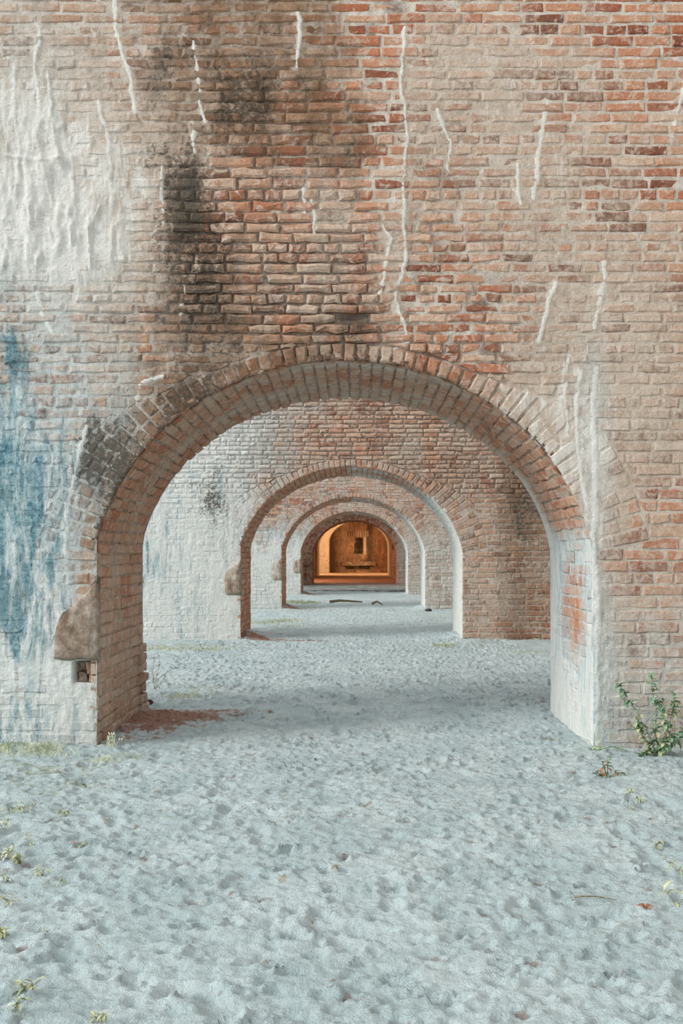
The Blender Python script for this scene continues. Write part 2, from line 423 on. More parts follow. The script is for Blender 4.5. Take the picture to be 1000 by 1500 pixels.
def lines(segs):
    out = []
    for a, b, st in segs:
        n = max(1, int(round((b - a) / st))); out += [a + (b - a) * i / n for i in range(n)]
    out.append(segs[-1][1]); return np.array(out)

def front(k):
    Yk = YW[k]
    def F(u, v, h): return ((u - CX) * S, Yk - h, CZ + (CY - v) * S)
    return F

def surf(k, uu, vv, has_drips):
    w, s, t, b, r, c, e = attrs(k, uu, vv)
    w = w.copy()
    h = -(.0035 + .028 * sst(e, .25, 1.0)) + .004 * (fbm(uu / 9, vv / 9, 3, 1) - .5)
    dr = fbm(uu / 26, vv / 90, 4, 2)
    rid = 1 - np.abs(2 * fbm(uu / 17 + 1.6 * fbm(uu / 60, vv / 60, 2, 8), vv / 75, 3, 3) - 1)
    lump = sst(w + 1.0 * (dr - .5), .62, 1.1)
    h = h + lump * (.0035 + .021 * (rid ** 4) * sst(w, .72, 1) * (1 - .7 * sst(vv, 420, 560)) + .012 * (fbm(uu / 9, vv / 12, 4, 4) - .45))
    w = np.maximum(w, 0)
    c = c.copy()
    if has_drips:
        for pts, hw, hh in DRIPS:
            xs = [p[0] for p in pts]; ys = [p[1] for p in pts]
            bb = (uu > min(xs) - 25) & (uu < max(xs) + 25) & (vv > min(ys) - 25) & (vv < max(ys) + 25)
            if not bb.any(): continue
            x = uu[bb] + 7 * (fbm(uu[bb] / 18, vv[bb] / 18, 3, 5) - .5); y = vv[bb]
            d0 = seg_dist(x, y, pts); d = d0 / (hw * (.15 + .75 * fbm(uu[bb] / 10, vv[bb] / 16, 3, 6)))
            q = np.exp(-d * d); halo = np.exp(-(d0 / (2.2 * hw)) ** 2) * (.4 + .8 * fbm(uu[bb] / 12, vv[bb] / 25, 3, 7)); w[bb] = np.maximum(w[bb], halo * .85)
            h[bb] += q * hh * .75 + .003 * halo; w[bb] = np.maximum(w[bb], q * 1.35); s = s.copy(); s[bb] *= (1 - q)
        # hole where brick heads are lost under the plaster haunch, its shade deepened in the colour
        hole = sst(uu, 106, 113) * (1 - sst(uu, 136, 140)) * sst(vv, 967, 971) * (1 - sst(vv, 998, 1003))
        h -= .075 * hole; w = w * (1 - hole); r = r + 0 * hole; b = b + .8 * hole; s = s + .35 * hole; c = c * (1 - hole)
        hole = np.exp(-((uu - 512) / 24.0) ** 2 - ((vv - 462) / 6.0) ** 2); h -= .035 * hole
    return h, w, s, t, b, r, c, e

def mortar_face(k, us, vs, has_drips):
    U, V = np.meshgrid(us, vs); sh = U.shape
    u = U.ravel(); v = V.ravel()
    ins = opening_mask(u, v)
    u2, v2 = project_out(u[ins], v[ins])
    keepidx = ins.copy()
    uu = u.copy(); vv = v.copy(); uu[ins] = u2; vv[ins] = v2
    h, w, s, t, b, r, c, e = surf(k, uu, vv, has_drips)
    rim = np.zeros_like(uu)
    ph = phi_of(uu, vv); rr = np.hypot((uu - UC) / EA, (vv - VC) / EB)
    near = (rr < 1.025) & (vv < 800)
    near2 = (rr < 1.018) & (vv < 790) & (uu < 800); s = np.where(near2 & (k < 4), np.maximum(s, .85), s); w = np.where(near2 & (k == 1), w * .3, w)  # dark gap line between ring and soffit, drawn in colour
    Vt = np.stack([(uu - CX) * S, YW[k] - h, CZ + (CY - vv) * S], 1)
    Vt[:, 2] = np.maximum(Vt[:, 2], -.15)
    A = np.stack([w, s, t, b], 1); B = np.stack([np.full_like(w, .5), r + 0 * w, c + 0 * w, e + 0 * w], 1)
    nu = sh[1]
    i = np.arange(sh[0] - 1)[:, None] * nu + np.arange(nu - 1)[None, :]
    i = i.ravel(); q = np.stack([i, i + nu, i + nu + 1, i + 1], 1)
    q = q[~ins[q].all(1)]
    # ring band of the arch
    uc = uu[q].mean(1); vc = vv[q].mean(1)
    pc = phi_of(uc, vc, 40); T = np.array([84.0 if p < math.pi / 2 else 76.0 for p in pc]) if False else None
    sn = np.abs(np.sin(pc)); x = sst(sn, .50, .93); T = np.where(pc < math.pi / 2, 84, 76) * (1 - x) + 25 * x
    pe = ((uc - UC) / (EA + T)) ** 2 + ((VC - vc) / (EB + T)) ** 2 < 1
    ring = pe & (pc > PHI0 * .95) & (pc < math.pi - PHI0 * .95) & (vc < 812)
    return Vt, A, B, q, ring

def compact(V, A, B, q):
    idx, inv = np.unique(q.ravel(), return_inverse=True)
    return V[idx], A[idx], B[idx], inv.reshape(q.shape)

def clip(poly, p0, n, gap):
    """keep the part of poly with (p - p0).n > gap"""
    out = []; m_ = len(poly)
    d = [float(np.dot(np.array(p) - p0, n)) - gap for p in poly]
    for i in range(m_):
        j = (i + 1) % m_
        if d[i] >= 0: out.append(tuple(poly[i]))
        if (d[i] >= 0) != (d[j] >= 0):
            t = d[i] / (d[i] - d[j]); out.append((poly[i][0] + t * (poly[j][0] - poly[i][0]), poly[i][1] + t * (poly[j][1] - poly[i][1])))
    return out
def parea(P):
    P = np.array(P); return .5 * abs(np.dot(P[:, 0], np.roll(P[:, 1], -1)) - np.dot(P[:, 1], np.roll(P[:, 0], -1)))

def course_h(v):
    if v > 700: return 17.8
    if v > 560: return 16.6
    if v > 330: return 14.6
    return 16.2

def face_bricks(k, u0, u1, vtop, na, rng_cut=None, skip=None):
    F = front(k); at = lambda a, b: attrs(k, a, b); res = []
    v = 1108.0; row = 0
    while v > vtop:
        ch = course_h(v) * random.uniform(.95, 1.05); vt = v - ch
        u = u0 + random.uniform(-40, 0); header = row % 5 == 4
        while u < u1:
            big = 64 if v > 640 else (52 if v > 250 else 62)
            if header or random.random() < .16: L = big * .5 * random.uniform(.88, 1.12)
            else: L = big * random.uniform(.88, 1.10)
            uc, vc = u + L / 2, v - ch / 2
            e = float(attrs(k, uc, vc)[6])
            gp = 1.0 + 1.0 * e
            wv = 2.2 * (float(vnoise(np.array(u / 90.), np.array(v / 60. + k * 7))) - .5)
            wv2 = 2.2 * (float(vnoise(np.array((u + L) / 90.), np.array(v / 60. + k * 7))) - .5)
            P = [(u + gp, v - gp * .9 + wv), (u + L - gp, v - gp * .9 + wv2), (u + L - gp, vt + gp * .9 + wv2), (u + gp, vt + gp * .9 + wv)]
            uL = u; u += L
            if skip and skip(uc, vc, e): continue
            # cut against the arch
            if vc > 808 or (vc > 780 and abs(uc - UC) < 366):
                if P[1][0] < JL or P[0][0] > JR: pass
                elif P[0][0] > JL and P[1][0] < JR: continue
                elif uc < UC: P = clip(P, np.array([JL, 0]), np.array([-1., 0]), random.uniform(-1.0, 1.0))
                else: P = clip(P, np.array([JR, 0]), np.array([1., 0]), random.uniform(-1.0, 1.0))
            if len(P) < 3: continue
            c0 = np.mean(P, 0)
            near = abs(c0[0] - UC) < EA + 140 and c0[1] < 845 and c0[1] > 480
            if near:
                pb = PHI0 if c0[0] > UC else math.pi - PHI0
                o0 = ell(pb); nn = nrm(pb)
                side = np.array([-nn[1], nn[0]]) if c0[0] > UC else np.array([nn[1], -nn[0]])  # points downwards
                if side[1] < 0: side = -side
                ph = float(phi_of(c0[0], c0[1], 60))
                above = np.dot(c0 - o0, side) < 0
                P2 = None
                php = min(max(ph, PHI0), math.pi - PHI0)
                for _ in range(2):
                    Oc = ell(php) + nrm(php) * ringT(php)
                    tv = np.array([-nrm(php)[1], nrm(php)[0]]) * (1 if True else 1)
                    d = float(np.dot(c0 - Oc, tv)); dp = ell(php + .01) - ell(php); step = d / (np.dot(dp, tv) / .01 + 1e-9)
                    php = min(max(php + max(-.1, min(.1, step)), PHI0), math.pi - PHI0)
                Oc = ell(php) + nrm(php) * ringT(php)
                dout = min(float(np.dot(np.array(p) - Oc, nrm(php))) for p in P)
                if above:
                    if dout < 1.2:
                        P2 = clip(P, Oc, nrm(php), 1.2)
                        P = P2
                else:
                    out_r = float(np.dot(c0 - o0, nn)) < ringT(pb) + 30
                    if out_r and dout < 1.2: P = clip(P, o0, side, 1.0)
            if len(P) < 3 or parea(P) < 70: continue
            jit = 1 + 2.2 * e
            hf = .001 + random.gauss(0, .0012 + .0035 * e)
            rnd = random.random()
            res.append(brick(P, F, k, at, rnd, hf, -.04 if e < .5 else -.05, 1.6 + 1.6 * e, jit, na, random.gauss(0, .10)))
        v = vt; row += 1
    return res

def ring_bricks(k, na):
    F = front(k); at0 = lambda a, b: attrs(k, a, b); res = []
    # equal steps along the edge
    ph = np.linspace(PHI0, math.pi - PHI0, 800); pts = np.array([ell(p) for p in ph]); d = np.r_[0, np.cumsum(np.hypot(*np.diff(pts, axis=0).T))]
    n = int(d[-1] / 17.0); ps = np.interp(np.linspace(0, d[-1], n + 1), d, ph)
    def at(a, b):
        w, s, t, bb, r, c, e = at0(a, b)
        rr = np.hypot((a - UC) / EA, (b - VC) / EB)
        if k < 4: s = np.maximum(s, .45 * (1 - sst(rr, 1.0, 1.03)) * (b < 800) * (a < 800))  # same dark gap line on the inner ends of the ring bricks
        if k == 1:
            lf = 1 - sst(a, 230, 440); s = s + .10 * lf; r = r * .85; bb = bb + .14 + .25 * lf; w = w + .12 * sst(a, 640, 760)
        return w, s, t, bb, r, c, e
    for i in range(n):
        p0, p1 = ps[i], ps[i + 1]; pm = (p0 + p1) / 2; T = ringT(pm)
        e = float(attrs(k, *(ell(pm) + nrm(pm) * 20))[6]) * .55
        blocky = pm > math.pi * .62
        cuts = [0.0]
        while cuts[-1] < T - 12:
            L = random.choice([24, 26, 30]) if (blocky or T < 40) else random.choice([52, 56, 28, 50])
            cuts.append(min(cuts[-1] + L * random.uniform(.92, 1.08), T))
            if T - cuts[-1] < 12: cuts[-1] = T
        for a, b in zip(cuts[:-1], cuts[1:]):
            gp = .9 + .9 * e
            def pt(ph_, off, sg):
                q = ell(ph_) + nrm(ph_) * off; tdir = np.array([-nrm(ph_)[1], nrm(ph_)[0]]); return q
            q0 = pt(p0, a + (gp if a > 0 else 0), 1); q1 = pt(p0, b - gp, 1); q2 = pt(p1, b - gp, 1); q3 = pt(p1, a + (gp if a > 0 else 0), 1)
            t0 = (q3 - q0) / np.hypot(*(q3 - q0)); t1 = (q2 - q1) / np.hypot(*(q2 - q1))
            P = [q0 + t0 * gp, q1 + t1 * gp, q2 - t1 * gp, q3 - t0 * gp]
            jd = random.uniform(-1.5, .5)
            if a == 0: P[0] = P[0] + nrm(p0) * -jd * .5; P[3] = P[3] + nrm(p1) * -jd * .5
            P = [tuple(x) for x in P]
            # orientation must match the face bricks (counter-clockwise seen with v down is fine, normals are recalculated by shading both sides)
            res.append(brick(P, F, k, at, random.random(), .001 + random.gauss(0, .0015 + .003 * e), -.04, 1.5 + 1.3 * e, 1 + 1.8 * e, na, random.gauss(0, .1)))
    return res

# soffit / jamb surface: parameter s along the opening edge (pixels), d depth in metres
THK = 0.2156 * Y1
_pp = [(JL, v) for v in np.arange(1112, 806, -6.0)]
_phs = np.linspace(math.pi - PHI0, PHI0, 240)
_el = [(min(max(UC + EA * math.cos(p), JL), JR), min(VC - EB * math.sin(p), 808)) for p in _phs]
_pr = [(JR, v) for v in np.arange(808, 1116, 6.0)]
PTH = np.array(_pp + _el[1:-1] + _pr)
PD = np.r_[0, np.cumsum(np.hypot(*np.diff(PTH, axis=0).T))]
SL = float(np.interp(0, [0], [0])); 
S_L = PD[len(_pp) - 1]; S_R = PD[len(_pp) + len(_el) - 3 + 1]; S_END = PD[-1]
PN = np.gradient(PTH, axis=0); PN = np.stack([-PN[:, 1], PN[:, 0]], 1); PN /= np.hypot(*PN.T)[:, None]
if np.dot(PN[len(PN) // 2], (0, 1)) < 0: PN = -PN      # towards the inside of the opening (v grows downwards)
def sof(k, s, d, h):
    s = np.asarray(s, float); u = np.interp(s, PD, PTH[:, 0]); v = np.interp(s, PD, PTH[:, 1])
    nu = np.interp(s, PD, PN[:, 0]); nv = np.interp(s, PD, PN[:, 1])
    sag = 9.0 * np.clip((700 - v) / 170, 0, 1) * (d / THK)     # the crown hangs a little lower at the back
    hh = h / S
    return np.stack([(u + nu * hh - CX) * S, YW[k] + d + 0 * u, np.maximum(CZ + (CY - (v + nv * hh + sag)) * S, -.15)], -1)
def sof_at(k):
    def at(s, dpx):
        s = np.asarray(s, float); t = np.clip(np.asarray(dpx, float) * S / THK, 0, 1)
        q = (s - S_L) / (S_R - S_L)      # 0 left spring .. 1 right spring
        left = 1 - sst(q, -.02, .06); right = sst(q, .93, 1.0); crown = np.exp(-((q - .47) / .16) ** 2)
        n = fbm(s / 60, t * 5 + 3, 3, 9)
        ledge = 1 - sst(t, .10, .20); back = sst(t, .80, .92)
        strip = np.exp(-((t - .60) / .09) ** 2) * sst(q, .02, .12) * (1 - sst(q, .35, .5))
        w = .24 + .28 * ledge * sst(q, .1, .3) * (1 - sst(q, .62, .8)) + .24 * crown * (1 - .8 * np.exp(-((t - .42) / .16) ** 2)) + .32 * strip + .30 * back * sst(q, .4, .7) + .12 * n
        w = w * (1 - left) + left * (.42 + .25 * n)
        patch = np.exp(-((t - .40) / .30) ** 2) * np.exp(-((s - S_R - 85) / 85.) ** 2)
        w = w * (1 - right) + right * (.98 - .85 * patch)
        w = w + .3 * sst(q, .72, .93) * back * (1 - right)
        r = 1.0 + .3 * n - .50 * left * sst(S_L - s, 40, 160)
        b = .08 * (1 - right) * (1 - sst(q, .5, .7)) + .22 * left + .30 * left * sst(S_L - s, 150, 280) + .22 * np.exp(-((q - .06) / .08) ** 2) * ledge
        w = w * np.where((s > S_L) & (t < .05), .25 + .75 * right, 1); so = .85 * (1 - sst(t, .0, .05)) * (1 - sst(q, .85, .95)) * (s > S_L) + .25 * left * sst(S_L - s, 230, 300)  # dark gap line continued on the front edge of the soffit
        c = .02 + .93 * right; e = .42 - .3 * right + .1 * crown; z = s * 0
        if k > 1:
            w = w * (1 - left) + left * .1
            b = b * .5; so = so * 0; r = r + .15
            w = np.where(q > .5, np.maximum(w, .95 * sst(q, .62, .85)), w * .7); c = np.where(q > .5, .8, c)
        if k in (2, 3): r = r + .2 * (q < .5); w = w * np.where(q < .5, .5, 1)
        if k == 5: w = w * .3; r = r * 0 + .9; b = b + .3; c = c * 0
        return w, so, z, b, r, np.clip(c, 0, 1), e + z
    return at
def sof_mortar(k, name, s0, s1, st, parent, dst):
    ss = lines([(s0, s1, st)]); ds = lines([(0, THK, dst)])
    Sg, Dg = np.meshgrid(ss, ds); s = Sg.ravel(); d = Dg.ravel()
    w, so, t, b, r, c, e = sof_at(k)(s, d / S)
    h = -(.003 + .014 * sst(e, .15, .8)) + .003 * (fbm(s / 9, d / S / 9, 3, 7) - .5)
    h += sst(w, .7, 1.0) * (.004 + .010 * fbm(s / 40, d / S / 12, 3, 8))
    if k == 1:   # lime lines running round the left haunch
        for t0, a0, b0 in ((.52, .03, .40), (.63, .0, .36), (.40, .05, .16)):
            q = (s - S_L) / (S_R - S_L); tt = d / THK + .05 * (fbm(s / 50, s * 0, 3, 3) - .5)
            g_ = np.exp(-((tt - t0) / .014) ** 2) * sst(q, a0, a0 + .04) * (1 - sst(q, b0 - .05, b0)); h += .012 * g_; w = np.maximum(w, g_ * .62)
    edge = d <= 1e-9; h = np.where(edge, 0, h); V = sof(k, s, d, h); nu = Sg.shape[1]
    ue = np.interp(s[edge], PD, PTH[:, 0]); ve = np.interp(s[edge], PD, PTH[:, 1]); V[edge, 1] = YW[k] - surf(k, ue, ve, k == 1)[0]
    i = (np.arange(Sg.shape[0] - 1)[:, None] * nu + np.arange(nu - 1)[None, :]).ravel()
    q = np.stack([i, i + 1, i + nu + 1, i + nu], 1)
    return mk(name, V, q, M_MORTAR, parent, np.stack([w, so, t, b], 1), np.stack([w * 0 + .5, r, c, e], 1), recenter=False)
def sof_bricks(k, s0, s1, cs, na):
    at = sof_at(k); res = []; n = int(round((s1 - s0) / cs)); cs = (s1 - s0) / n; D = THK / S
    F = lambda a, b, h: tuple(sof(k, a, b * S, h))
    for i in range(n):
        a0 = s0 + i * cs; b = 0.0
        first = True
        while b < D - 1:
            L = D / 5.0 * random.uniform(.95, 1.05) if not (first and i % 2) else D / 5.0 * .52
            if jambish(a0) and first and i % 2 == 0: L = D / 5.0 * .5
            if D - (b + L) < D / 11.0: L = D - b
            first = False
            e = float(at(a0, b + L / 2)[6]); gp = .8 + .9 * e
            P = [(a0 + gp, b + (gp if b > 0 else 1)), (a0 + cs - gp, b + (gp if b > 0 else 1)), (a0 + cs - gp, b + L - gp), (a0 + gp, b + L - gp)]
            P = [P[1], P[2], P[3], P[0]]
            res.append(brick(P, F, k, at, random.uniform(.3, .95), .002 + random.gauss(0, .0035), -.035, 1.6, 1.9, na, random.gauss(0, .10)))
            b += L
    return res
def jambish(s): return s < S_L or s > S_R

YW = {1: Y1, 2: 2.235 * Y1, 3: 3.46 * Y1, 4: 4.64 * Y1, 5: 5.85 * Y1}
def back_visible(px, py):
    """is the picture point seen through the back of the first arch"""
    f = 1.2156; u = CX + (px - CX) * f; v = CY + (py - CY) * f
    return bool(opening_mask(np.array(u), np.array(v)))

LAB = {1: ('weathered brick wall with the largest arch, lime-streaked and sooty, nearest of all', 'wall_first'),
       2: ('second brick wall, seen through the largest arch, whitewashed left and brown-streaked right', 'wall_second'),
       3: ('third brick wall, framed by the second arch, white limed jambs', 'wall_third'),
       4: ('fourth brick wall with the small pale arch just before the dark red one', 'wall_fourth'),
       5: ('fifth wall, dark red brick arch opening onto the orange lit room', 'wall_fifth')}
for k in (1, 2, 3, 4, 5):
    if k == 1:
        us = lines([(-300, 0, 12), (0, 1000, 2.3), (1000, 1500, 12)]); vs = lines([(-170, 0, 12), (0, 1112, 2.3)])
    elif k == 2:
        us = lines([(-300, -200, 16), (-200, 1160, 5), (1160, 1500, 16)]); vs = lines([(-170, 300, 16), (300, 1112, 5)])
    else:
        us = lines([(-300, -100, 20), (-100, 1100, 9), (1100, 1500, 20)]); vs = lines([(-170, 300, 20), (300, 1112, 9)])
    Vt, A, B, q, ring = mortar_face(k, us, vs, k == 1)
    v_, a_, b_, q_ = compact(Vt, A, B, q[~ring])
    wall = mk(LAB[k][1], v_, q_, M_MORTAR, None, a_, b_, recenter=False, kind='structure', tagv=(LAB[k][0], 'wall'))
    v_, a_, b_, q_ = compact(Vt, A, B, q[ring])
    ringo = mk('arch_ring', v_, q_, M_MORTAR, wall, a_, b_, recenter=False)
    # back face, top and ends
    us2 = lines([(-300, 1500, 22)]); vs2 = lines([(-170, 1112, 22)]); U, V = np.meshgrid(us2, vs2); u = U.ravel(); v = V.ravel()
    ins = opening_mask(u, v); u2, v2 = project_out(u[ins], v[ins]); uu = u.copy(); vv = v.copy(); uu[ins] = u2; vv[ins] = v2
    bv = np.stack([(uu - CX) * S, np.full_like(uu, YW[k] + THK), np.maximum(CZ + (CY - vv) * S, -.15)], 1); nu = U.shape[1]
    i = (np.arange(U.shape[0] - 1)[:, None] * nu + np.arange(nu - 1)[None, :]).ravel(); q = np.stack([i, i + 1, i + nu + 1, i + nu], 1); q = q[~ins[q].all(1)]
    x0, x1, zt = (-300 - CX) * S, (1500 - CX) * S, CZ + (CY + 170) * S
    ya, yb = YW[k], YW[k] + THK; nb = len(bv)
    ex = [(x0, ya, -.15), (x0, yb, -.15), (x0, yb, zt), (x0, ya, zt), (x1, ya, -.15), (x1, yb, -.15), (x1, yb, zt), (x1, ya, zt)]
    q = np.vstack([q, np.array([(0, 1, 2, 3), (4, 7, 6, 5), (3, 2, 6, 7)]) + nb])
    bv = np.vstack([bv, ex]); w, s, t, b, r, c, e = attrs(3, (bv[:, 0] / S + CX), CY - (bv[:, 2] - CZ) / S)
    w = w * .7
    mk('rear_face', bv, q, M_BRICK, wall, np.stack([w, s + 0 * w, t + 0 * w, b + 0 * w], 1), np.stack([w * 0 + .5, r, c, e], 1), recenter=False)
    # bricks of the face and of the ring
    if k == 1:
        def skip(uc, vc, e):
            if 96 < uc < 152 and 969 < vc < 1001: return True
            if abs(uc - 512) < 24 and abs(vc - 462) < 7: return True
            if 82 < uc < 138 and 905 < vc < 962: return True
            return random.random() < .05 * max(0, e - .5)
        fb = face_bricks(1, -300, 1500, -170, 3, skip=skip)
        emit(fb, wall, lambda b: 5 < b[4][0] < 995 and 5 < b[4][1] < 1095, 300)
        emit(ring_bricks(1, 3), ringo, lambda b: True, 300)
        # broken brick ends left in the hole
        def at(a, b):
            w, s, t, bb, r, c, e = attrs(1, a, b); return w * .25, s + .25, t, bb + .5, r, c * .2, e
        for P, hf in (([(113, 984), (122, 984), (122, 970), (113, 970)], -.045), ([(124, 985), (139, 985), (139, 970), (124, 970)], -.018),
                      ([(112, 1001), (126, 1001), (124, 987), (113, 987)], -.03), ([(130, 1001), (139, 1001), (139, 987), (129, 987)], -.012)):
            brick_obj(brick(P, front(1), 1, at, .3, hf, -.09, 2.5, 3, 3), wall)
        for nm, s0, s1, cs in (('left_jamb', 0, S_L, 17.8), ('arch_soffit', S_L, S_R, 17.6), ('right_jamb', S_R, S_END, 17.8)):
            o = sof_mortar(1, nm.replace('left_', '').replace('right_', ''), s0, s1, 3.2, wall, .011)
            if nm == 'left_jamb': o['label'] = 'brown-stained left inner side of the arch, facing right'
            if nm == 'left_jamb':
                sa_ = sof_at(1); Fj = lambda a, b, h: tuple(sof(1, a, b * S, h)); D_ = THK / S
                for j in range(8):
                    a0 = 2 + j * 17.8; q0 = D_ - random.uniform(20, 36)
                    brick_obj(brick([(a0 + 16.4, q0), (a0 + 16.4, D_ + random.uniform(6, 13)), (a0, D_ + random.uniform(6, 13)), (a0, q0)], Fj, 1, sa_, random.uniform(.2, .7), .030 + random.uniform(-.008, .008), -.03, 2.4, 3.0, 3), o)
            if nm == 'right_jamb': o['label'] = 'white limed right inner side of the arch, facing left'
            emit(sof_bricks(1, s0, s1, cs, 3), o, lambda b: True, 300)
    elif k == 2:
        def vis2(b):
            px = CX + (b[4][0] - CX) / 2.235; py = CY + (b[4][1] - CY) / 2.235
            return back_visible(px, py) and py < 935
        fb = face_bricks(2, -300, 1500, -170, 3); emit(fb, wall, vis2, 300)
        emit(ring_bricks(2, 3), ringo, lambda b: True, 300)
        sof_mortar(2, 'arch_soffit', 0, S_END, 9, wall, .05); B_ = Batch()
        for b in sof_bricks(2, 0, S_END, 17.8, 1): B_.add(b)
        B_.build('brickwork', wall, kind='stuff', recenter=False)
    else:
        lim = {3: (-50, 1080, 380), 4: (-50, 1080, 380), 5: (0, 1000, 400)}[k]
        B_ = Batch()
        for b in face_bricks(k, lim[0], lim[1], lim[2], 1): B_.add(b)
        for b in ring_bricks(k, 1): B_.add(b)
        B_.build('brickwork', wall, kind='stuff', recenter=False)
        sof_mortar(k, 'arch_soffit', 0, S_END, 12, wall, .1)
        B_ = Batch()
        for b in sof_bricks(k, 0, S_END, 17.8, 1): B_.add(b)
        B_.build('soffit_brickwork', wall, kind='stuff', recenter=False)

    # plaster haunch patch at the left springing (first four walls)
    if k < 5:
        out = [(147, 846), (139, 852), (128, 866), (112, 880), (97, 894), (88, 905), (83, 918), (81, 940), (79.5, 965), (100, 967), (122, 966), (150, 968)]
        if k > 1:
            out = [(143, 828), (133, 843), (118, 856), (99, 868), (92, 880), (91, 900), (91, 925), (91, 946), (105, 948), (120, 947), (135, 948), (148, 949)]
        out = np.array(out); n = len(out)
        cen = np.array([128, 925]) if k == 1 else np.array([124, 905])
        rings = 7 if k == 1 else 3; Vp, uvp, Fp = [], [], []
        # resample the outline
        dd = np.r_[0, np.cumsum(np.hypot(*np.diff(np.vstack([out, out[:1]]), axis=0).T))]; cl = np.vstack([out, out[:1]])
        N = 72 if k == 1 else 24
        ol = np.stack([np.interp(np.linspace(0, dd[-1], N, endpoint=False), dd, cl[:, j]) for j in (0, 1)], 1)
        ol = ol + (fbm(ol[:, 0] / 5, ol[:, 1] / 5, 2, k)[:, None] - .5) * 3
        ol[:, 0] = np.minimum(ol[:, 0], JL + 3.0)
        for r_ in range(rings + 2):
            if r_ == 0: f, h = 1.0, -.04
            elif r_ == 1: f, h = 1.0, .010
            else: f = 1 - ((r_ - 1) / (rings + .3)); h = .022 + .010 * (1 - f)
            for p in ol:
                q_ = cen + (p - cen) * f
                hh = h + (.012 * (float(fbm(q_[0] / 14, q_[1] / 30, 3, 11 + k)) - .5) if r_ > 0 else 0)
                Vp.append(front(k)(q_[0], q_[1], hh)); uvp.append(q_)
        for r_ in range(rings + 1):
            for i in range(N):
                j = (i + 1) % N; Fp.append((r_ * N + i, r_ * N + j, (r_ + 1) * N + j, (r_ + 1) * N + i))
        Fp.append(tuple((rings + 1) * N + i for i in range(N)))
        uvp = np.array(uvp); top = sst(-(uvp[:, 1] - 846 - (147 - uvp[:, 0]) * .82), -26, 2) * (uvp[:, 1] < 910)
        one = np.ones(len(uvp)); br = .75 + .35 * (fbm(uvp[:, 0] / 12, uvp[:, 1] / 40, 3, 4) - .3)
        st = np.stack([-.05 * one, (.20 + .55 * top) if k == 1 else .12 * one, 0 * one, br * (1 if k == 1 else .7)], 1)
        to = np.stack([.7 * one, .2 * one, .12 * one, .1 * one], 1)
        po = mk('plaster_haunch', Vp, Fp, M_MORTAR, wall, st, to, smooth=True)
        if k == 1: po['label'] = 'tan cement patch with a sloping mouldy top, over broken bricks'

# ------------------------------------------------------------ the room at the far end
def box(x0, x1, y0, y1, z0, z1, n=1):
    V = [(x, y, z) for x in (x0, x1) for y in (y0, y1) for z in (z0, z1)]
    return V, [(0, 1, 3, 2), (4, 6, 7, 5), (0, 4, 5, 1), (2, 3, 7, 6), (0, 2, 6, 4), (1, 5, 7, 3)]
def tones(V, w=.2, s=.2, t=0., b=.4, r=.4, c=.1, e=.3):
    one = np.ones(len(V)); return np.stack([one * w, one * s, one * t, one * b], 1), np.stack([one * .5, one * r, one * c, one * e], 1)
# far wall with an arched recess, gridded, window slit and ledge slot
YE = 9.35 * Y1; YR = 9.62 * Y1
def px_at(px, Y): return (px - CX) * Y / FOC
def pz_at(py, Y): return CZ + (CY - py) * Y / FOC
xl, xr = px_at(481.5, YE), px_at(590, YE); xc = (xl + px_at(571, YE)) / 2; aw = (px_at(571, YE) - xl) / 2
zsp, zcr = pz_at(795, YE), pz_at(762.5, YE)
def in_recess(x, z): return (abs(x - xc) < aw) and (z < zsp or ((x - xc) / aw) ** 2 + ((z - zsp) / (zcr - zsp)) ** 2 < 1)
N = 40; arc = [(xc - aw, -.1)] + [(xc + aw * math.cos(a), zsp + (zcr - zsp) * math.sin(a)) for a in np.linspace(math.pi, 0, N)] + [(xc + aw, -.1)]
V, F = [], []
for (x, z) in arc: V += [(x, YE, z), (x, YR + .05, z)]
for i in range(len(arc) - 1): F.append((2 * i, 2 * i + 2, 2 * i + 3, 2 * i + 1))
nb = len(V)
for (x, z) in arc:
    sx = -5.0 if x < xc else 5.0
    V += [(x, YE, z), (x if -aw * .999 < x - xc < aw * .999 else x, YE, 6.0)]
for i in range(len(arc) - 1):
    if i == 0 or i == len(arc) - 2: continue
    F.append((nb + 2 * i, nb + 2 * i + 1, nb + 2 * i + 3, nb + 2 * i + 2))
nb2 = len(V); V += [(-5, YE, -.1), (-5, YE, 6), (xc - aw, YE, -.1), (xc - aw, YE, 6), (xc + aw, YE, -.1), (xc + aw, YE, 6), (5, YE, -.1), (5, YE, 6)]
F += [(nb2, nb2 + 1, nb2 + 3, nb2 + 2), (nb2 + 4, nb2 + 5, nb2 + 7, nb2 + 6)]
a_, b_ = tones(V, .45, .12, 0, .3, .4, .1, .2)
wall_back = mk('wall_back', V, F, M_MORTAR, None, a_, b_, recenter=False, kind='structure', tagv=('orange lit end wall around an arched recess, farthest of all', 'wall'))
# recess panel, a relief of brick with the slit cut through it
us = lines([(xc - aw - .1, xc + aw + .1, .045)]); zs = lines([(-.1, zcr + .1, .045)])
wx0, wx1, wz0, wz1 = px_at(519, YR), px_at(531.5, YR), pz_at(811, YR), pz_at(787.5, YR)
lx0, lx1, lz0, lz1 = px_at(507, YR), px_at(541, YR), pz_at(833.5, YR), pz_at(828.5, YR)
us = np.sort(np.r_[us, wx0, wx1, lx0, lx1]); zs = np.sort(np.r_[zs, wz0, wz1, lz0, lz1])
X, Z = np.meshgrid(us, zs); x = X.ravel(); z = Z.ravel(); y = YR - .05 * (fbm(x * 5, z * 5, 4, 3) - .5)
nu = X.shape[1]; i = (np.arange(X.shape[0] - 1)[:, None] * nu + np.arange(nu - 1)[None, :]).ravel(); q = np.stack([i, i + nu, i + nu + 1, i + 1], 1)
xm = x[q].mean(1); zm = z[q].mean(1)
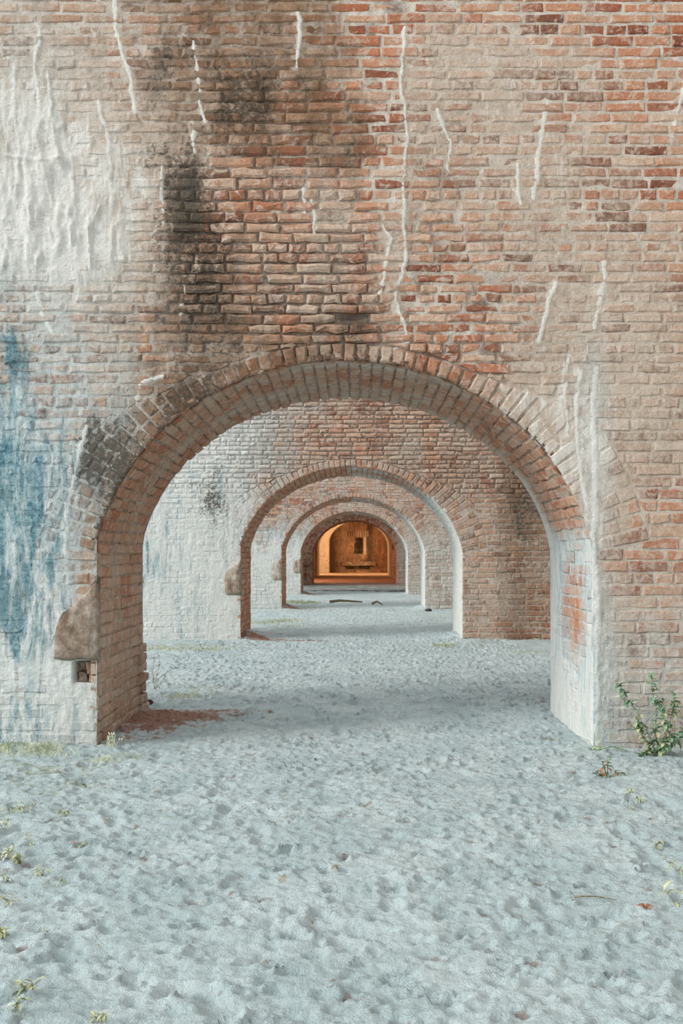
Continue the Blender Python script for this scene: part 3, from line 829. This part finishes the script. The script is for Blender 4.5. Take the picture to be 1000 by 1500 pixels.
cut = ((xm > wx0) & (xm < wx1) & (zm > wz0) & (zm < wz1)) | ((xm > lx0) & (xm < lx1) & (zm > lz0) & (zm < lz1)); q = q[~cut]
pxx = CX + x * FOC / YR; pyy = CY - (z - CZ) * FOC / YR
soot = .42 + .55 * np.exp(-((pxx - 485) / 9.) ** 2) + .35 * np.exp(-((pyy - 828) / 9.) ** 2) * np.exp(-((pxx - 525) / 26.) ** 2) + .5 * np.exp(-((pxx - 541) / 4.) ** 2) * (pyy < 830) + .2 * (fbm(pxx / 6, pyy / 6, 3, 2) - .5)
wsh = .22 + .25 * np.exp(-((pxx - 503) / 12.) ** 2) + .3 * np.exp(-((pxx - 528) / 12.) ** 2 - ((pyy - 800) / 18.) ** 2)
A_ = np.stack([wsh, soot, 0 * x, .55 + 0 * x], 1); Bt = np.stack([fbm(x * 6, z * 16, 2, 1), .35 + .6 * sst(pxx, 540, 560), .05 + 0 * x, .5 + 0 * x], 1)
rec = mk('recess_panel', np.stack([x, y, z], 1), q, M_BRICK, wall_back, A_, Bt, recenter=False)
for nm, (a0, a1, c0, c1), dp in (('window_reveal', (wx0, wx1, wz0, wz1), .5), ('ledge_slot', (lx0, lx1, lz0, lz1), .35)):
    V, F = box(a0, a1, YR - .03, YR + dp, c0, c1); F = [f for f in F if f != (0, 4, 5, 1)]
    aa, bb = tones(V, .25, .5, 0, .5, .3, .3, .3); mk(nm, V, F, M_MORTAR, wall_back, aa, bb)
for s_ in range(4):
    zc = wz0 + (s_ + .5) * (wz1 - wz0) / 4; V, F = box(wx0, wx1, YR + .22, YR + .25, zc - .012, zc + .012); mk('window_bar', V, F, M_IRON, wall_back)
# lintel of upright bricks over the slit, plaster frame at its right
for j in range(9):
    xa = wx0 - .35 + j * (wx1 - wx0 + .7) / 9
    P = [(xa, 0), (xa + .105, 0), (xa + .105, .34), (xa, .34)]
    b = brick([(p[0] / S, p[1] / S) for p in P], lambda a, b_, h: (a * S, YR - .03 - h, wz1 + .05 + b_ * S), 6, lambda a, b_: attrs(6, a, b_), random.random(), .03, -.04, 2.5, 1.5, 3, .0)
    brick_obj(b, wall_back)
V, F = box(wx1 + .02, wx1 + .18, YR - .06, YR + .02, wz0 - .06, wz1 + .04); aa, bb = tones(V, .55, .1, 0, .3, .3, .05, .1); mk('plaster_frame', V, F, M_MORTAR, wall_back, aa, bb)
V, F = box(lx0 - .25, lx1 + .35, YR - .12, YR + .02, lz1, lz1 + .22); aa, bb = tones(V, .3, .45, 0, .5, .3, .05, .5); mk('stone_ledge', V, F, M_MORTAR, wall_back, aa, bb)

# right hand pier of the sixth cross wall with its curved head
Y6, Y6b = 7.5 * Y1, 8.54 * Y1
xe = px_at(573.7, Y6); cx6 = px_at(517, Y6); a6 = xe - cx6; zs6, zc6 = pz_at(800, Y6), pz_at(757, Y6)
arc = [(xe, -.1)] + [(cx6 + a6 * math.cos(a), zs6 + (zc6 - zs6) * math.sin(a)) for a in np.linspace(0, math.pi, 48)] + [(cx6 - a6, -.1)]
V, F = [], []
for (x_, z_) in arc: V += [(x_, Y6, z_), (x_, Y6b, z_)]
n = len(arc)
for i in range(n - 1): F.append((2 * i, 2 * i + 1, 2 * i + 3, 2 * i + 2))
for Yv in (Y6, Y6b):
    nb = len(V)
    for (x_, z_) in arc: V += [(x_, Yv, z_), (x_, Yv, 6.0)]
    for i in range(1, n - 2): F.append((nb + 2 * i, nb + 2 * i + 1, nb + 2 * i + 3, nb + 2 * i + 2))
    nb = len(V); V += [(xe, Yv, -.1), (xe, Yv, 6), (5, Yv, -.1), (5, Yv, 6), (cx6 - a6, Yv, -.1), (cx6 - a6, Yv, 6), (-5, Yv, -.1), (-5, Yv, 6)]
    F += [(nb, nb + 1, nb + 3, nb + 2), (nb + 4, nb + 5, nb + 7, nb + 6)]
a_, b_ = tones(V, .15, .10, 0, .25, .8, .05, .2)
mk('wall_sixth', V, F, M_MORTAR, None, a_, b_, recenter=False, kind='structure', tagv=('plain red brown pier with an orange lit inner side, behind the dark red arch', 'wall'))

# ceiling over the closed rooms, side walls
V, F = box(-5, 5, YW[5] - 2.6, YR + .6, 4.55, 5.0); a_, b_ = tones(V, .3, .2, 0, .4, .5, .1, .3)  # unseen; its front overhang is added to shade the fifth wall
mk('ceiling', V, F, M_MORTAR, None, a_, b_, recenter=False, kind='structure', tagv=('dark masonry ceiling over the orange lit end room', 'ceiling'))
for nm, xa, xb, lab in (('wall_right', 3.95, 4.3, 'unseen brick side wall closing and shading the right side of the passage'),):
    V, F = box(xa, xb, -4, YR + .6, -.1, 5.9); a_, b_ = tones(V, .6, .1, 0, .2, .4, .3, .2)  # out of view, included for the shade it gives
    mk(nm, V, F, M_BRICK, None, a_, b_, recenter=False, kind='structure', tagv=(lab, 'wall'))
V, F = box(-4.4, -4.0, YW[5] - 2.0, YR + .6, -.1, 5.0); a_, b_ = tones(V, .4, .2, 0, .4, .4, .1, .2)
mk('wall_left', V, F, M_MORTAR, None, a_, b_, recenter=False, kind='structure', tagv=('masonry side wall left of the orange lit end room', 'wall'))
V, F = box(-4.0, 4.0, YR + .55, YR + .9, -.1, 5.0); a_, b_ = tones(V)
mk('wall_back.001', V, F, M_MORTAR, None, a_, b_, recenter=False, kind='structure', tagv=('masonry behind the window slit of the end wall', 'wall'))

# ------------------------------------------------------------ sand
gx = lines([(-14, -6, 1.0), (-6, -2.0, .05), (-2.0, 2.0, .0095), (2.0, 5.0, .05)])
gy = lines([(-4, 1.9, .3), (1.9, 5.4, .0105), (5.4, 8, .016), (8, 11, .025), (11, 15, .04), (15, 29, .09)])
X, Y = np.meshgrid(gx, gy)
H = .030 * (fbm(X * 1.1, Y * 1.1, 3, 1) - .5) + .012 * (fbm(X * 4.5, Y * 4.5, 4, 2) - .5) + .012 * (fbm(X * 13, Y * 18, 4, 3) - .5)
rd = 1 - np.abs(2 * fbm(X * 7 + .8 * fbm(X * 3, Y * 3, 2, 9), Y * 9, 3, 12) - 1); H += .010 * rd ** 4; H += .013 * (fbm(X * 30, Y * 44, 3, 14) - .5); r2_ = 1 - np.abs(2 * fbm(X * 17 + fbm(X * 5, Y * 5, 2, 6), Y * 24, 3, 15) - 1); H -= .009 * r2_ ** 5
damp = np.zeros_like(H)
def dent(cx_, cy_, ra, rb, ang, dep, rim=.35, edge=2.0, wet=0.0):
    R = max(ra, rb) * 2.0
    i0, i1 = np.searchsorted(gx, [cx_ - R, cx_ + R]); j0, j1 = np.searchsorted(gy, [cy_ - R, cy_ + R])
    if i1 - i0 < 2 or j1 - j0 < 2: return
    x = X[j0:j1, i0:i1] - cx_; y = Y[j0:j1, i0:i1] - cy_
    ca, sa_ = math.cos(ang), math.sin(ang); p = (x * ca + y * sa_) / ra; q = (-x * sa_ + y * ca) / rb
    r2 = np.sqrt(p * p + q * q); g_ = np.exp(-r2 ** (2 * edge))
    H[j0:j1, i0:i1] += -dep * g_ + dep * rim * np.exp(-((r2 - 1.25) / .25) ** 2) * (.4 + .6 * (p + q > -.3))
    damp[j0:j1, i0:i1] = np.maximum(damp[j0:j1, i0:i1], g_ * wet)
rr = random.Random(5)
for _ in range(9000):
    cy_ = 1.9 + 12.5 * rr.random() ** 1.25; cx_ = rr.uniform(-2.6, 2.6)
    sz = rr.uniform(.010, .034) * (1.35 if rr.random() < .1 else 1) * (1 + .03 * cy_); dent(cx_, cy_, sz, sz * rr.uniform(.35, .8), rr.uniform(-.6, .6), sz * rr.uniform(.35, .6), rr.uniform(.3, .9), rr.choice([1.3, 2.2, 3.0]), 1.0 if rr.random() < .07 else 0)
for _ in range(150):         # shoe prints: sole with ridges and a heel
    cy_ = rr.uniform(2.2, 9); cx_ = rr.uniform(-1.9, 1.9); an = rr.uniform(-.6, .6) + rr.choice([0, 1.57, 1.57])
    dent(cx_, cy_, .10, .042, an, .013, .35, 2.5, .25 if rr.random() < .15 else 0); dent(cx_ - .15 * math.cos(an), cy_ - .15 * math.sin(an), .045, .035, an, .016, .3, 2.5, .5 if rr.random() < .2 else 0)
    if cy_ < 5.5:
        for j in range(7):
            d_ = -.08 + j * .026; dent(cx_ + d_ * math.cos(an), cy_ + d_ * math.sin(an), .007, .034, an, .005, 0, 1.5)
# drift mounds and soil at the left jamb feet
def gauss(cx_, cy_, sx, sy, ang=0.0):
    x = X - cx_; y = Y - cy_; ca, sa_ = math.cos(ang), math.sin(ang); p = (x * ca + y * sa_) / sx; q = (-x * sa_ + y * ca) / sy
    return np.exp(-(p * p + q * q))
soil = 1.15 * gauss(-1.36, 6.45, .26, .42) + .75 * gauss(-1.12, 6.75, .34, .22) + .45 * gauss(-.86, 7.0, .25, .13)
H += .035 * gauss(-1.40, 6.55, .20, .45) + .01 * soil * fbm(X * 30, Y * 30, 2, 3)
for k in (2, 3, 4):
    yk = YW[k]
    soil += 1.0 * gauss(-1.35, yk + .25, .22, .25) + .75 * gauss(-.95, yk + .0, .40, .12, -.1) + .45 * gauss(-.5, yk - .05, .35, .10)
    H += .08 * gauss(-1.45, yk + .5, .16, .45) + .05 * gauss(1.42, yk + .6, .2, .6)
    
grs = .55 * gauss(-2.15, 12.0, .9, .5) + .6 * gauss(-1.0, 15.2, .35, 1.4) + .55 * gauss(1.5, 12.6, .25, .5) + .5 * gauss(-1.3, 8.2, .25, .5) + .40 * gauss(-1.9, 5.15, .7, .35) + .45 * gauss(-1.1, 21, .5, 2) + .5 * gauss(1.6, 17.5, .6, .9) \
    + .35 * gauss(-1.5, 4.3, .4, .8) + .3 * gauss(1.3, 5.9, .3, .25)
H += .03 * gauss(-1.9, 5.6, .6, .15) * (X < -1.3)
damp_low = np.clip(damp, 0, 1)
H = H * np.clip((Y - .5) / 2 + .5, .3, 1)
flat = np.clip((gx[:, None] * 0 + 1), 0, 1)
q_i = (np.arange(X.shape[0] - 1)[:, None] * X.shape[1] + np.arange(X.shape[1] - 1)[None, :]).ravel(); nu = X.shape[1]
q = np.stack([q_i, q_i + 1, q_i + nu + 1, q_i + nu], 1)
mk('floor', np.stack([X.ravel(), Y.ravel(), H.ravel()], 1), q, M_SAND, None, recenter=False, smooth=True, kind='structure',
   tagv=('pale trampled sand floor full of footprints under all the arches', 'sand floor'),
   extra=np.stack([soil.ravel(), grs.ravel(), damp_low.ravel(), np.ones(X.size)], 1))
def ground(x, y):
    i = min(max(np.searchsorted(gx, x), 0), len(gx) - 1); j = min(max(np.searchsorted(gy, y), 0), len(gy) - 1); return float(H[j, i])
V, F = box(-14, 5, 28.6, 35.8, -.3, .045)
mk('floor.001', V, F, M_SLAB, None, recenter=False, kind='structure', tagv=('grey concrete floor strip before the dark red arch', 'floor'))
V, F = box(-4.2, 4.2, 35.8, YR + .6, -.3, .03)
mk('floor.002', V, F, M_WARMSLAB, None, recenter=False, kind='structure', tagv=('end room floor with the orange light put into its colour', 'floor'))

# ------------------------------------------------------------ plants and litter
def at_px(px, py):
    y = CZ * FOC / (py - CY); x = (px - CX) * y / FOC; return x, y
def leaf(V, F, p, d, up, L, W, curl=.25):
    d = Vector(d).normalized(); s_ = d.cross(Vector(up)).normalized(); n_ = s_.cross(d); p = Vector(p); b = len(V)
    for t, w, c in ((0, .12, 0), (.3, .9, .12), (.65, .8, .05), (1, .0, -curl)):
        m_ = p + d * L * t + n_ * L * c
        if w == 0: V.append(tuple(m_))
        else: V += [tuple(m_ - s_ * W * w * .5 + n_ * W * .15), tuple(m_ - n_ * W * .05), tuple(m_ + s_ * W * w * .5 + n_ * W * .15)]
    for r_ in (0, 3): F += [(b + r_, b + r_ + 1, b + r_ + 4, b + r_ + 3), (b + r_ + 1, b + r_ + 2, b + r_ + 5, b + r_ + 4)]
    F += [(b + 6, b + 7, b + 9), (b + 7, b + 8, b + 9)]
def tube(V, F, pts, r0, r1, n=5):
    P = [Vector(p) for p in pts]; b = len(V)
    for i, p in enumerate(P):
        d = (P[min(i + 1, len(P) - 1)] - P[max(i - 1, 0)]).normalized(); a = d.orthogonal().normalized(); c = d.cross(a); r_ = r0 + (r1 - r0) * i / max(1, len(P) - 1)
        for j in range(n): V.append(tuple(p + (a * math.cos(2 * math.pi * j / n) + c * math.sin(2 * math.pi * j / n)) * r_))
    for i in range(len(P) - 1):
        for j in range(n): F.append((b + i * n + j, b + i * n + (j + 1) % n, b + (i + 1) * n + (j + 1) % n, b + (i + 1) * n + j))
    F.append(tuple(b + j for j in range(n))[::-1]); F.append(tuple(b + (len(P) - 1) * n + j for j in range(n)))
def empty(name, loc, label, cat, group=None):
    o = bpy.data.objects.new(name, None); C.objects.link(o); o.location = loc; o['label'] = label; o['category'] = cat
    o.empty_display_size = .05
    if group: o['group'] = group
    return o
R_ = random.Random(3)
def leafy(name, base, stems, nl, L, W, mat, label, cat, group=None, stem_r=.0025, mat2=None):
    root = empty(name, base, label, cat, group)
    Vs, Fs, Vl, Fl, Vm, Fm = [], [], [], [], [], []
    for st in stems:
        pts = [Vector(base) + Vector(p) for p in st]; tube(Vs, Fs, pts, stem_r, stem_r * .4)
        for i in range(nl):
            t = R_.uniform(.18, 1.0) * (len(pts) - 1); a = int(min(t, len(pts) - 2)); p = pts[a].lerp(pts[a + 1], t - a)
            d = Vector((R_.uniform(-1, 1), R_.uniform(-1, .3), R_.uniform(-.6, .7))); sc_ = R_.uniform(.65, 1.2)
            tgt = (Vm, Fm) if (mat2 and R_.random() < .3) else (Vl, Fl)
            leaf(tgt[0], tgt[1], p, d, (0, 0, 1), L * sc_, W * sc_)
    mk('stem', Vs, Fs, M_STEM, root); mk('foliage', Vl, Fl, mat, root, smooth=True, kind='stuff')
    if Vm: mk('foliage', Vm, Fm, mat2, root, smooth=True, kind='stuff')
    return root
# shrub against the first wall at the right
x, y = at_px(975, 1110)
st = [[(-.02, 0, 0), (-.06, -.02, .10), (-.11, 0, .20), (-.18, .03, .32), (-.23, .05, .41)], [(0, 0, 0), (-.04, -.05, .12), (-.03, -.05, .25), (-.05, -.02, .36), (-.045, 0, .45)],
      [(.02, 0, 0), (.03, -.04, .12), (.06, -.04, .24), (.08, 0, .34)], [(0, 0, 0), (-.07, -.07, .06), (-.13, -.08, .13), (-.15, -.08, .19)], [(.03, 0, 0), (.10, -.05, .10), (.15, -.03, .22)],
      [(0, 0, 0), (-.02, -.1, .05), (.04, -.12, .12)], [(.05, 0, 0), (.05, -.08, .08), (.0, -.06, .2), (.01, -.03, .3)], [(0, -.02, 0), (-.08, -.05, .02), (-.14, -.09, .0)]]
leafy('leafy_shrub', (x, 5.52, .0), st, 34, .048, .027, M_LEAF, 'green leafy shrub against the wall at the right edge', 'shrub', mat2=M_LEAF2)
x, y = at_px(890, 1138)
leafy('weed', (x, y, ground(x, y)), [[(0, 0, 0), (-.05, 0, .02), (-.08, 0, .015)], [(0, 0, 0), (.04, 0, .02), (.09, 0, .02)], [(0, 0, 0), (.0, .01, .06), (.02, .01, .10)], [(0, 0, 0), (-.02, 0, .05), (-.03, 0, .08)]], 7, .034, .018, M_LEAF,
      'low weed with broad green and yellow leaves before the right jamb', 'weed', mat2=M_RUST)
x, y = at_px(222, 1014)
leafy('leafy_shrub', (x, y + .1, .0), [[(0, 0, 0), (.02, 0, .12), (.05, 0, .22), (.03, 0, .30)], [(0, 0, 0), (.04, 0, .1), (.13, 0, .17), (.20, 0, .19), (.23, 0, .25)], [(0, 0, 0), (-.01, 0, .15), (.0, 0, .26)], [(.0, 0, 0), (.05, 0, .06), (.09, 0, .12)]], 9, .028, .013, M_STEM,
      'dark twiggy bush behind the left jamb foot', 'shrub', mat2=M_LEAF2)
# pale shoots by the left jamb foot
x, y = at_px(162, 1100); root = empty('pale_shoots', (x, y, ground(x, y)), 'small clump of pale upright shoots at the left jamb foot', 'weed')
V, F, V2, F2 = [], [], [], []
for i in range(11):
    bx = x + R_.uniform(-.035, .03); by = y + R_.uniform(-.02, .02); bz = ground(x, y); tx = bx + R_.uniform(-.03, .03); h = R_.uniform(.03, .075)
    tube(V, F, [(bx, by, bz), ((bx + tx) / 2, by, bz + h * .6), (tx, by, bz + h)], .0022, .0014, 4); leaf(V2, F2, (tx, by, bz + h), (R_.uniform(-.6, .6), -.2, .8), (0, -1, 0), .018, .009)
mk('stem', V, F, M_PALE, root); mk('foliage', V2, F2, M_PALE, root, kind='stuff')
x, y = at_px(181, 1092)
leafy('weed', (x, y, ground(x, y)), [[(0, 0, 0), (.005, 0, .03), (0, 0, .055)]], 5, .028, .016, M_PALE, 'single pale green seedling right of the pale shoots', 'weed')
# reeds and bent stalk at the right jamb foot
x, y = at_px(872, 1100); root = empty('grass_stalks', (x, 5.62, 0), 'few long thin stalks bending round the right jamb foot', 'grass'); V, F = [], []
for pts, r_ in (([(0, 0, 0), (.09, -.04, .03), (.19, -.06, .0)], .006), ([(0, 0, 0), (-.03, 0, .05), (-.10, .0, .085)], .002), ([(0, 0, 0), (-.06, -.01, .02), (-.12, -.03, .005)], .002),
                ([(0, 0, 0), (0, 0, .09), (.02, 0, .15), (.06, 0, .17)], .002), ([(.0, 0, 0), (.04, 0, .05), (.06, 0, .11), (.04, 0, .14)], .002), ([(.02, 0, 0), (.10, -.03, .01), (.16, -.03, .02)], .003)):
    P = [Vector((x, 5.62, 0)) + Vector(p) for p in pts]; P2 = [P[0]]
    for a, b in zip(P[:-1], P[1:]): P2 += [a.lerp(b, .5), b]
    tube(V, F, P2, r_, r_ * .4, 5)
mk('stalk', V, F, M_LEAF, root)
# small weeds scattered over the sand
weeds = [(38, 1136, .5, 'tiny weed just below the matted grass of the left wall'), (106, 1143, .5, 'tiny seedling at the end of the thin grey twig'),
 (128, 1156, .7, 'wispy seedling below the left jamb foot, right of the grey twig'), (58, 1166, .6, 'small seedling between the grey twig and the dry grass tuft'),
 (38, 1194, 1.0, 'yellow green weed growing in the dry grass tuft, lower left'), (98, 1198, .8, 'slender weed right of the dry grass tuft'),
 (5, 1218, 1.1, 'weed at the left frame edge, level with the space above the red leaf'), (52, 1238, .9, 'broad low weed left of the red dry leaf'),
 (127, 1243, .8, 'seedling right of the red dry leaf'), (6, 1262, 1.2, 'upper weed of the left edge cluster below the red leaf'), (30, 1268, 1.0, 'weed right of the upper left edge weed, below the red leaf'),
 (62, 1284, 1.0, 'weed in the middle of the sand between red leaf and left edge'), (88, 1298, .7, 'weed farthest right in the lower left cluster'), (12, 1298, .8, 'small weed by the left edge, lowest of the cluster'),
 (14, 1328, .9, 'lone sprig near the left edge under the weed cluster'), (65, 1362, .6, 'thin upright sprout in bare sand, lower left'), (8, 1372, 1.1, 'weed half cut off by the left edge, lower down'),
 (35, 1458, 1.1, 'yellowing weed near the bottom left corner, upper of two'), (20, 1484, 1.1, 'yellow weed in the bottom left corner'), (145, 1492, .8, 'small sprig at the bottom edge, left'),
 (922, 1163, .8, 'tiny sprig just below the low broad leaved weed, right'), (937, 1173, .7, 'tiny sprig right of another, under the right wall'), (926, 1188, .5, 'tiniest sprig of three below the broad leaved weed'),
 (960, 1240, 1.0, 'single seedling in open sand near the right edge'), (992, 1272, 1.3, 'upper weed growing at the right frame edge'), (992, 1322, 1.4, 'lower weed growing at the right frame edge'),
 (705, 948, .9, 'small green weed at the foot of the second wall, right of its arch')]
for i, (px, py, sz, lab) in enumerate(weeds):
    x, y = at_px(px, py); n = R_.randint(2, 4); stems = []
    for j in range(n):
        a = R_.uniform(-1.6, 1.6); l = .045 * sz * R_.uniform(.6, 1.2); stems.append([(0, 0, 0), (math.sin(a) * l * .5, R_.uniform(-.4, .2) * l, l * .45), (math.sin(a) * l, R_.uniform(-.6, .2) * l, l * .75)])
    leafy('weed', (x, y, ground(x, y)), stems, 5, .030 * sz, .010 * sz, M_LEAF2 if i % 3 else M_GRASS, lab, 'weed', 'weed seedlings in the sand', .0013)
# grass strips
def grass(name, pts, n, hgt, spread, label, group=None, mat=M_GRASS):
    V, F = [], []
    for i in range(n):
        t = R_.random() * (len(pts) - 1); a = min(int(t), len(pts) - 2); p = np.array(pts[a]) * (1 - t + a) + np.array(pts[a + 1]) * (t - a)
        x, y = at_px(*p); cl = R_.gauss(0, 1); x += cl * spread; y += R_.gauss(0, 1) * spread * 1.1; z = ground(x, y) - .004; h = hgt * R_.uniform(.4, 1.2); lx, ly = R_.uniform(-1.2, 1.2) * h, R_.uniform(-.8, .4) * h; w = .0017 * (1 + .12 * y); b = len(V)
        V += [(x - w, y, z), (x + w, y, z), (x + lx * .5 - w, y + ly * .4, z + h * .6), (x + lx * .5 + w, y + ly * .4, z + h * .6), (x + lx, y + ly, z + h * .8)]
        F += [(b, b + 1, b + 3, b + 2), (b + 2, b + 3, b + 4)]
    return mk(name, V, F, mat, None, recenter=False, kind='stuff', tagv=(label, 'grass'))
grass('grass', [(-20, 1104), (40, 1104), (85, 1106)], 420, .05, .05, 'matted short grass along the foot of the nearest wall, far left')
grass('grass', [(135, 1115), (165, 1114), (200, 1109)], 110, .03, .03, 'thin short grass in front of the left jamb foot')
grass('grass', [(215, 951), (270, 952), (330, 951)], 260, .05, .10, 'sparse grass at the foot of the second wall, left of its arch')
grass('grass', [(375, 915), (430, 908)], 260, .05, .15, 'yellow grass patch inside the second arch, left')
grass('grass', [(640, 948), (662, 946)], 110, .05, .06, 'small grass tuft at the right foot of the second arch')
grass('grass', [(420, 882), (450, 884)], 400, .06, .2, 'low grass patch inside the third arch, left')
grass('grass', [(750, 956), (795, 955)], 80, .03, .05, 'dry grass by the second wall near the right jamb')
grass('grass', [(250, 1022), (270, 1022), (300, 1022)], 160, .03, .04, 'short pale grass beside the dark bush', mat=M_PALE)
grass('grass', [(14, 1184), (26, 1187)], 90, .02, .03, 'small dry grass tuft in the sand, lower left')
# litter
def twig(px, py, pts, r_, label):
    x, y = at_px(px, py); z = ground(x, y) + r_; V, F = [], []; tube(V, F, [(x + p[0], y + p[1], z + p[2]) for p in pts], r_, r_ * .5); return mk('twig', V, F, M_STEM, None, recenter=False, tagv=(label, 'twig'))
twig(500, 886, [(-.25, .1, .02), (-.05, 0, .05), (.15, .05, .04), (.45, 0, .02)], .035, 'long dark stick lying on the sand beyond the second arch')
twig(552, 887, [(-.1, .1, .01), (0, 0, .06), (.12, -.1, .0)], .03, 'short dark stick right of the long stick')
twig(870, 1315, [(-.06, .02, .0), (0, 0, .008), (.07, -.01, .0)], .003, 'thin brown twig in the trampled sand, lower right')
twig(85, 1135, [(-.05, .03, 0), (0, .0, .015), (.06, -.02, 0)], .003, 'thin grey twig in the sand before the left wall')
def rock(px, py, r_, label, mat, name='stone', cat='stone', flat_=.6):
    x, y = at_px(px, py); z = ground(x, y); V, F = [], []; n, mm = 9, 5
    for i in range(1, mm):
        th = math.pi * i / mm
        for j in range(n):
            a = 2 * math.pi * j / n; k_ = r_ * R_.uniform(.8, 1.15); V.append((x + k_ * math.sin(th) * math.cos(a), y + k_ * .7 * math.sin(th) * math.sin(a), z + r_ * flat_ * .4 + r_ * flat_ * math.cos(th)))
    for i in range(mm - 2):
        for j in range(n): F.append((i * n + j, i * n + (j + 1) % n, (i + 1) * n + (j + 1) % n, (i + 1) * n + j))
    F.append(tuple(range(n))); F.append(tuple((mm - 2) * n + j for j in range(n)))
    return mk(name, V, F, mat, None, recenter=False, smooth=True, tagv=(label, cat))
rock(627, 895, .07, 'small dark stone at the right foot of the third arch', M_DARK)
rock(875, 1096, .035, 'small tan stone at the right jamb foot', M_PALE)
rock(216, 1034, .05, 'dark stone at the back corner of the left jamb', M_DARK)
V, F = [], []; x, y = at_px(103, 1245); leaf(V, F, (x, y, ground(x, y) + .006), (1, -.2, .1), (0, 0, 1), .026, .013); mk('dry_leaf', V, F, M_RUST, None, recenter=False, tagv=('red dry leaf lying on the sand, lower left', 'leaf'))
x, y = at_px(945, 1332); root = empty('dead_tuft', (x, y, ground(x, y)), 'rusty dead grass tuft in the sand, lower right', 'grass'); V, F = [], []
for i in range(40):
    a = R_.uniform(0, 6.28); l = R_.uniform(.012, .03); bz = ground(x, y); tube(V, F, [(x, y, bz), (x + math.cos(a) * l * .5, y + math.sin(a) * l * .5, bz + .012), (x + math.cos(a) * l, y + math.sin(a) * l, bz + .006)], .0012, .0006, 3)
mk('blades', V, F, M_RUST, root, kind='stuff')
